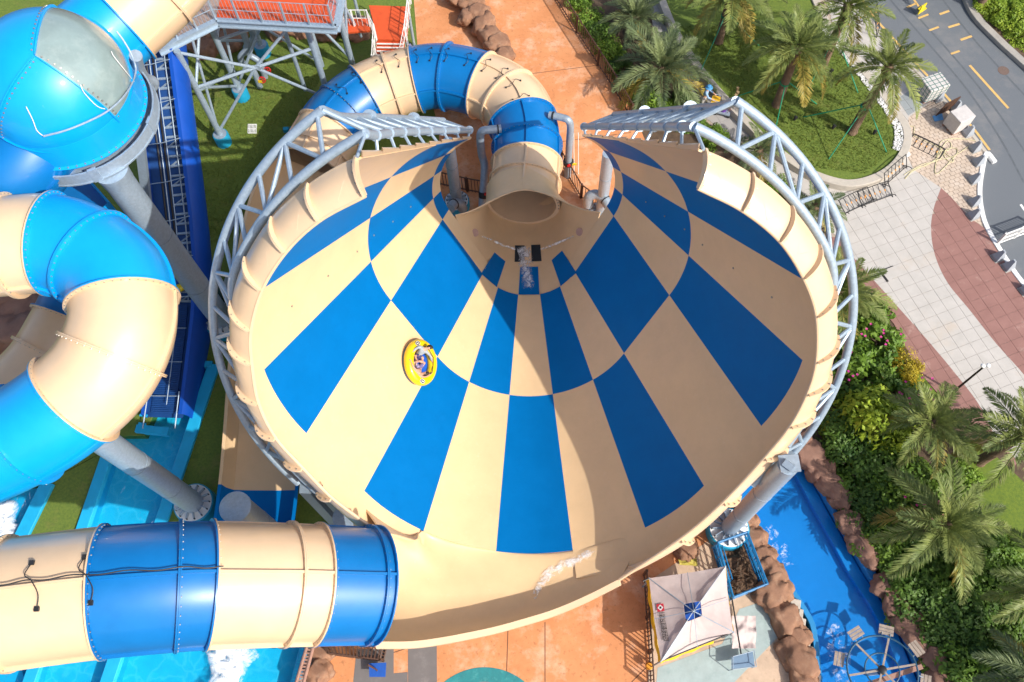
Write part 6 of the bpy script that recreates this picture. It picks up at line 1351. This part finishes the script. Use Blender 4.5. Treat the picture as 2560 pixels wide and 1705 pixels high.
MB().tube([c4[3]+A(0, 0, -.1), c4[2]+A(0, 0, -.1)], .03, 6).tube([c4[0]+A(-.25, -.1, 0), c4[0]+A(0, 0, 0)], .03, 6).build('frame_bar', MT['black'], tent)
MB().tube([at(*z5(790, 975), 2.0), at(*z5(855, 1370), 2.0)], .03, 6).build('frame_bar', MT['black'], tent)
# loose folded cloth at the torn corner
rows = [[at(*z5(790+u*170, 1100+v*230), 1.3-.5*u)+A(0, 0, .22*mnoise.noise(Vector((u*3, v*3, 1)))+.06*mnoise.noise(Vector((u*7, v*7, 4)))) for u in np.linspace(0, 1, 30)] for v in np.linspace(0, 1, 34)]
o = MB().grid(rows).build('torn_flap', MT['canvas'], tent); thicken(o, .012, 0)
# lettering on the left panel, running down the cloth
p_a, p_b = canopy_pt(3, .30, .16), canopy_pt(3, .78, .16); dirx = unit(p_b-p_a) if (p_b-p_a)[1] < 0 else unit(p_a-p_b); diry = unit(np.cross(unit(np.cross(dirx, canopy_pt(3, .5, .5)-canopy_pt(3, .5, .1))), dirx))
if np.cross(dirx, diry)[2] < 0: diry = -diry
pc_ = canopy_pt(3, .5, .18)+A(0, 0, .045); MT['ink'] = mat('black_print', (.03, .025, .025), .7); MT['inkr'] = mat('red_print', (.55, .03, .05), .7)
chars = '佳兆业国际乐园'
for k, chv in enumerate(chars):
    p = canopy_pt(3, .55-.06*k, .20)+A(0, 0, .07); place(text_mesh(chv, .23), MT['ink'], 'lettering', tent, p, dirx, diry)
place(text_mesh('INTERNATIONAL PARK', .085), MT['ink'], 'lettering', tent, canopy_pt(3, .37, .13)+A(0, 0, .09), dirx, diry)
lg = canopy_pt(3, .65, .19)+A(0, 0, .07)
def quad(o, s, m, nm, rot=0): 
    X = dirx*math.cos(rot)+diry*math.sin(rot); Y = -dirx*math.sin(rot)+diry*math.cos(rot); MB().add([o-X*s-Y*s, o+X*s-Y*s, o+X*s+Y*s, o-X*s+Y*s], [(0, 1, 2, 3)]).build(nm, m, tent, smooth=False)
quad(lg, .14, MT['inkr'], 'logo'); quad(lg+A(0, 0, .006), .08, MT['white'], 'logo', .785); quad(lg+A(0, 0, .012), .04, MT['ink'], 'logo')
tc_ = at(*z5(520, 1065), .35); make_raft(tc_, A(0, 0, 1), A(0, 1, 0), A(1, 0, 0), 'yellow and blue raft stored under the open centre of the canopy tent', 1.05)
tag(MB().lathe(at(*z5(205, 1455), .4), [(.11, -.1), (.15, 0), (.11, .1)], 12).build('rope_coil', MT['orangeband']), 'small orange rope coil tied to the railing by the canopy', 'rope')
# grey-blue trolley below the canopy
tb = thing('folding_trolley', 'small blue-grey wire trolley at the foot of the canopy', 'trolley', tuple(at(*z5(870, 1420))))
tz = [at(*z5(x, y), .6) for x, y in ((790, 1390), (940, 1350), (955, 1460), (790, 1480))]
MB().prism([p[:2] for p in tz], .52, .56).build('tray', mat('blue_grey_tray', (.16, .25, .36), .5, .1), tb, smooth=False)
for i in range(4): MB().tube([tz[i]+A(0, 0, .2), tz[(i+1) % 4]+A(0, 0, .2)], .018, 6).tube([vz(tz[i], 0), tz[i]+A(0, 0, .2)], .018, 6).build('frame', MT['steeld'], tb)
# ------------------------------------------------------------------ blue cage skip with debris
sk_ = thing('blue_cage_skip', 'blue tubular steel cage skip full of brown debris', 'skip', tuple(at(*z5(860, 740))))
MT['skip'] = layer(mat('worn_blue_frame', (.005, .16, .38), .45, .15, 6), (.42, .50, .55), 10, .6, .68, .7)
q4 = [at(*z5(x, y), 1.2) for x, y in ((690, 580), (900, 508), (1042, 872), (800, 968))]
for i in range(4):
    a, b = q4[i], q4[(i+1) % 4]
    MB().tube([vz(a, 0), a], .05, 8).build('post', MT['skip'], sk_)
    for z in (1.2, 1.0, .75, .45, .15): MB().tube([vz(a, z), vz(b, z)], .04 if z > 1 else .028, 6).build('rail', MT['skip'], sk_)
    for u in (.25, .5, .75): p = a*(1-u)+b*u; MB().tube([vz(p, .1), vz(p, 1.2)], .022, 5).build('bar', MT['skip'], sk_)
MB().prism([p[:2] for p in q4], .05, .10).build('floor_plate', MT['skip'], sk_, smooth=False)
for s_ in (.12, .88):
    a, b = q4[0]*(1-s_)+q4[1]*s_, q4[3]*(1-s_)+q4[2]*s_; MB().tube([vz(a*.93+b*.07, 1.15), vz(a*.3+b*.7, 1.15), vz(a*.28+b*.72, .7), vz(a*.9+b*.1, .7)], .03, 6).build('inner_gate', MT['skip'], sk_)
MT['debris'] = layer(mat('brown_debris', (.10, .055, .03), .9, .5, 8, .8, 20), (.30, .19, .10), 9, .55, .65, .8)
rows = [[(q4[0]*(1-u)+q4[1]*u)*(1-v)+(q4[3]*(1-u)+q4[2]*u)*v for u in np.linspace(.06, .94, 22)] for v in np.linspace(.04, .96, 32)]
rows = [[vz(p, .35+.22*mnoise.noise(Vector(p*2.2))+.15*mnoise.noise(Vector(p*6))) for p in r] for r in rows]
MB().grid(rows, flip=True).build('debris', MT['debris'], sk_)
for i in range(26):
    u, v = rng.random()*.8+.1, rng.random()*.8+.1; p = (q4[0]*(1-u)+q4[1]*u)*(1-v)+(q4[3]*(1-u)+q4[2]*u)*v; a = rng.random()*6
    MB().beam(vz(p, .45+.2*rng.random()), vz(p, .5+.2*rng.random())+A(math.cos(a), math.sin(a), 0)*rng.uniform(.2, .55), .04, .03).build('stick', MT['stem'] if i % 2 else MT['debris'], sk_, smooth=False)
yb = thing('yellow_tarp', 'crumpled yellow tarpaulin on the ground between the canopy and funnel', 'tarp', tuple(at(*z5(460, 680))))
rows = [[at(*z5(420+u*130-v*40, 740-v*170+u*10), .1)+A(0, 0, .18*abs(mnoise.noise(Vector((u*5, v*7, 2))))) for u in np.linspace(0, 1, 10)] for v in np.linspace(0, 1, 14)]
thicken(MB().grid(rows).build('sheet', mat('dull_yellow_tarp', (.45, .38, .07), .7, .25, 5), yb), .01, 0)
pw_pts = None
# ------------------------------------------------------------------ paddle wheel in the river
wc = at(2028, 1540, 1.0); wn = unit(A(-.18, .12, 1)); wa = unit(np.cross(A(0, 1, 0), wn)); wb = np.cross(wn, wa)
pw = thing('paddle_wheel', 'brown and dark blue paddle wheel with slatted boards over the river', 'water wheel', tuple(vz(wc, -.4)))
MT['wheelb'] = mat('dark_blue_wheel_paint', (.03, .10, .17), .5, .15)
MT['weather'] = mat('weathered_board', (.42, .34, .27), .8, .25, 6, .3, 30)
for R in (1.27, .62): MB().tube([wc+wa*R*math.cos(u)+wb*R*math.sin(u) for u in np.linspace(0, 2*math.pi, 41)], .035 if R > 1 else .03, 7).build('rim', MT['wheelb'], pw)
for k in range(6):
    u = k*math.pi/3+.1; MB().beam(wc+(wa*math.cos(u)+wb*math.sin(u))*.08, wc+(wa*math.cos(u)+wb*math.sin(u))*1.27, .07, .05, up=wn).build('spoke', MT['weather'], pw, smooth=False)
for k in range(8):
    u = k*math.pi/4+.45; d = wa*math.cos(u)+wb*math.sin(u); s_ = np.cross(wn, d); c = wc+d*1.55+wn*.1*(-1)**k
    for q in (-.1, 0, .1): MB().beam(c+d*q*1.3-s_*.27, c+d*q*1.3+s_*.27, .11, .04, up=wn).build('paddle_slat', MT['weather'], pw, smooth=False)
    MB().tube([wc+d*1.27-s_*.15, c-s_*.15-wn*.05], .02, 5).tube([wc+d*1.27+s_*.15, c+s_*.15-wn*.05], .02, 5).build('paddle_bracket', MT['steeld'], pw)
MB().lathe(wc, [(.16, -.3), (.16, .1), (.10, .14)], 14, axis=wn).build('hub', MT['black'], pw)
MB().beam(wc-wn*.35+A(-1.7, -.7, 0), wc-wn*.35+A(1.6, .1, 0), .18, .18).build('carrier_beam', MT['wood'], pw, smooth=False); MB().tube([vz(wc, -.9), wc-wn*.3], .12, 10).build('axle_post', MT['steeld'], pw)
# ------------------------------------------------------------------ throat details
def floorpt(x, y, z): return at(x, y, z)
MT['blackg'] = mat('black_grate', (.02, .03, .04), .5, .3, 20)
def castthroat(x, y, lift=.02):     # drop a pixel on the throat / funnel floor mesh
    d = ray(x, y); hit, loc_, nor, idx, ob_, mw_ = scene.ray_cast(DG, Vector((0, 0, H)), Vector(d).normalized())
    if not hit: return at(x, y, 1.9)
    return np.array(loc_)-unit(d)*lift
bpy.context.view_layer.update(); DG = bpy.context.evaluated_depsgraph_get()
def decal(quad_, m, name, nn=5, lift=.025):
    a, b, c, d = [A(*q) for q in quad_]; rows = []
    for v in np.linspace(0, 1, nn): rows.append([castthroat(*((a*(1-u)+b*u)*(1-v)+(d*(1-u)+c*u)*v), lift) for u in np.linspace(0, 1, nn)])
    return MB().grid(rows).build(name, m, funnel)
decal([(1184, 564), (1206, 564), (1205, 602), (1183, 602)], MT['blackg'], 'drain_grate'); decal([(1221, 563), (1242, 562), (1245, 600), (1222, 601)], MT['blackg'], 'drain_grate')
decal([(1196, 613), (1237, 613), (1240, 677), (1192, 677)], MT['blue_in'], 'throat_panel'); decal([(1137, 580), (1162, 601), (1142, 660), (1106, 629)], MT['blue_in'], 'throat_panel'); decal([(1268, 598), (1292, 576), (1325, 627), (1289, 658)], MT['blue_in'], 'throat_panel')
MT['port'] = mat('pinkish_port', (.45, .27, .21), .5, .1)
for x, y in ((1092, 535), (1332, 533)):
    c = castthroat(x, y, .05); MB().lathe(c, [(.18, -.03), (.18, .02), (.05, .01)], 16, axis=A(.62 if x < 1200 else -.62, -.35, .7)).build('jet_port', MT['port'], funnel)
MT['foamj'] = foammat('jet_water', 5.0, .36, .58, op=.8)
def foam3(name, P, wd, m, label):
    n = len(P); rows = []; ed = []
    for i, p in enumerate(P):
        t = unit(P[min(i+1, n-1)]-P[max(i-1, 0)]); s_ = unit(np.cross(t, FW)); w_ = wd(i/(n-1))
        for j in range(9): v = j/4-1; rows.append(p+s_*v*w_-FW*.03*(1-v*v)); ed.append(max(0, 1-v*v)*min(1, 5*(1-i/n)+.3)*min(1, 6*i/n+.3))
    me = MB().grid([rows[i*9:(i+1)*9] for i in range(n)]).mesh(name, m); at_ = me.attributes.new('edge', 'FLOAT', 'POINT'); at_.data.foreach_set('value', np.array(ed, dtype=np.float32))
    tag(link(name, me), label, 'water', kind='stuff')
for pts, lab in ((((1100, 540), (1130, 552), (1160, 565), (1190, 575)), 'water jet spraying into the throat next to the pale tube'), (((1325, 540), (1295, 553), (1265, 566), (1238, 575)), 'water jet spraying into the throat from the shaded wall')):
    foam3('water_jet', resample([castthroat(x, y, .12) for x, y in pts], 16), lambda u: .06+.1*u, MT['foamj'], lab)
foam3('splash', resample([castthroat(x, y, .06) for x, y in ((1192, 560), (1205, 590), (1212, 640), (1215, 668))], 20), lambda u: .62+.15*math.sin(u*7), MT['foamj'], 'foamy water running over the blue panel of the throat')
MT['foamw'] = foammat('wall_foam', 3.0, .40, .60, op=.8)
def chpx(x, y):
    best = None
    for i, r in enumerate(CHR):
        for j, p in enumerate(r):
            X = p-A(0, 0, H); e = X@FW; d = math.hypot(1280+F*(X@RT)/e-x*Q, 852.5-F*(X@UP)/e-y*Q)
            if best is None or d < best[0]: best = (d, i, j)
    return best[1:]
(i0, j0), (i1, j1) = chpx(1225, 1390), chpx(1362, 1262)
jl, jh = min(j0, j1)-4, min(len(CHR[0])-2, max(j0, j1)+4); il, ih = min(i0, i1)-3, min(len(CHR)-1, max(i0, i1)+3)
vv = []; ed = []
for i in range(il, ih+1):
    u = (i-il)/(ih-il); jc = j0+(j1-j0)*u if i0 < i1 else j1+(j0-j1)*u
    for j in range(jl, jh+1):
        p = CHR[i][j]; vv.append(p-unit(ray(1300, 1320))*.05); ed.append(max(0, 1-((j-jc)/3.2)**2)*min(1, 5*u+.1)*min(1, 5*(1-u)+.1))
nj = jh-jl+1
me = MB().grid([vv[k*nj:(k+1)*nj] for k in range(ih-il+1)]).mesh('splash', MT['foamw']); a_ = me.attributes.new('edge', 'FLOAT', 'POINT'); a_.data.foreach_set('value', np.array(ed, dtype=np.float32))
tag(link('splash', me), 'white foam streak washing along the chute wall at the wide end', 'water', kind='stuff')
# thin sheets of running water on the funnel floor
MT['film'] = foammat('running_water_film', 6.0, .44, .70, op=.55)
def film(k0, k1, t0, t1, label, m=None):
    rows = []; ed = []
    for i in range(25):
        for j in range(17):
            u, v = i/24, j/16; t = t0+(t1-t0)*u; k = k0+(k1-k0)*v; rows.append(FS(t, k)+FN(t, k)*.012); ed.append(min(1, 5*u)*min(1, 5*(1-u))*min(1, 5*v)*min(1, 5*(1-v)))
    me = MB().grid([rows[i*17:(i+1)*17] for i in range(25)]).mesh('water_film', m or MT['film']); a_ = me.attributes.new('edge', 'FLOAT', 'POINT'); a_.data.foreach_set('value', np.array(ed, dtype=np.float32))
    tag(link('water_film', me), label, 'water', kind='stuff')
film(-1.45, .45, .45, 1.0, 'thin rippling water sheet over the middle panels of the funnel')
film(-2.4, -1.3, .38, .55, 'thin water trail left on the wall beside the raft')
film(-.5, .6, .02, .42, 'thin rippling water running down to the funnel throat')
film(.3, 1.6, .72, .99, 'thin water sheet on the shaded lower panels of the funnel')
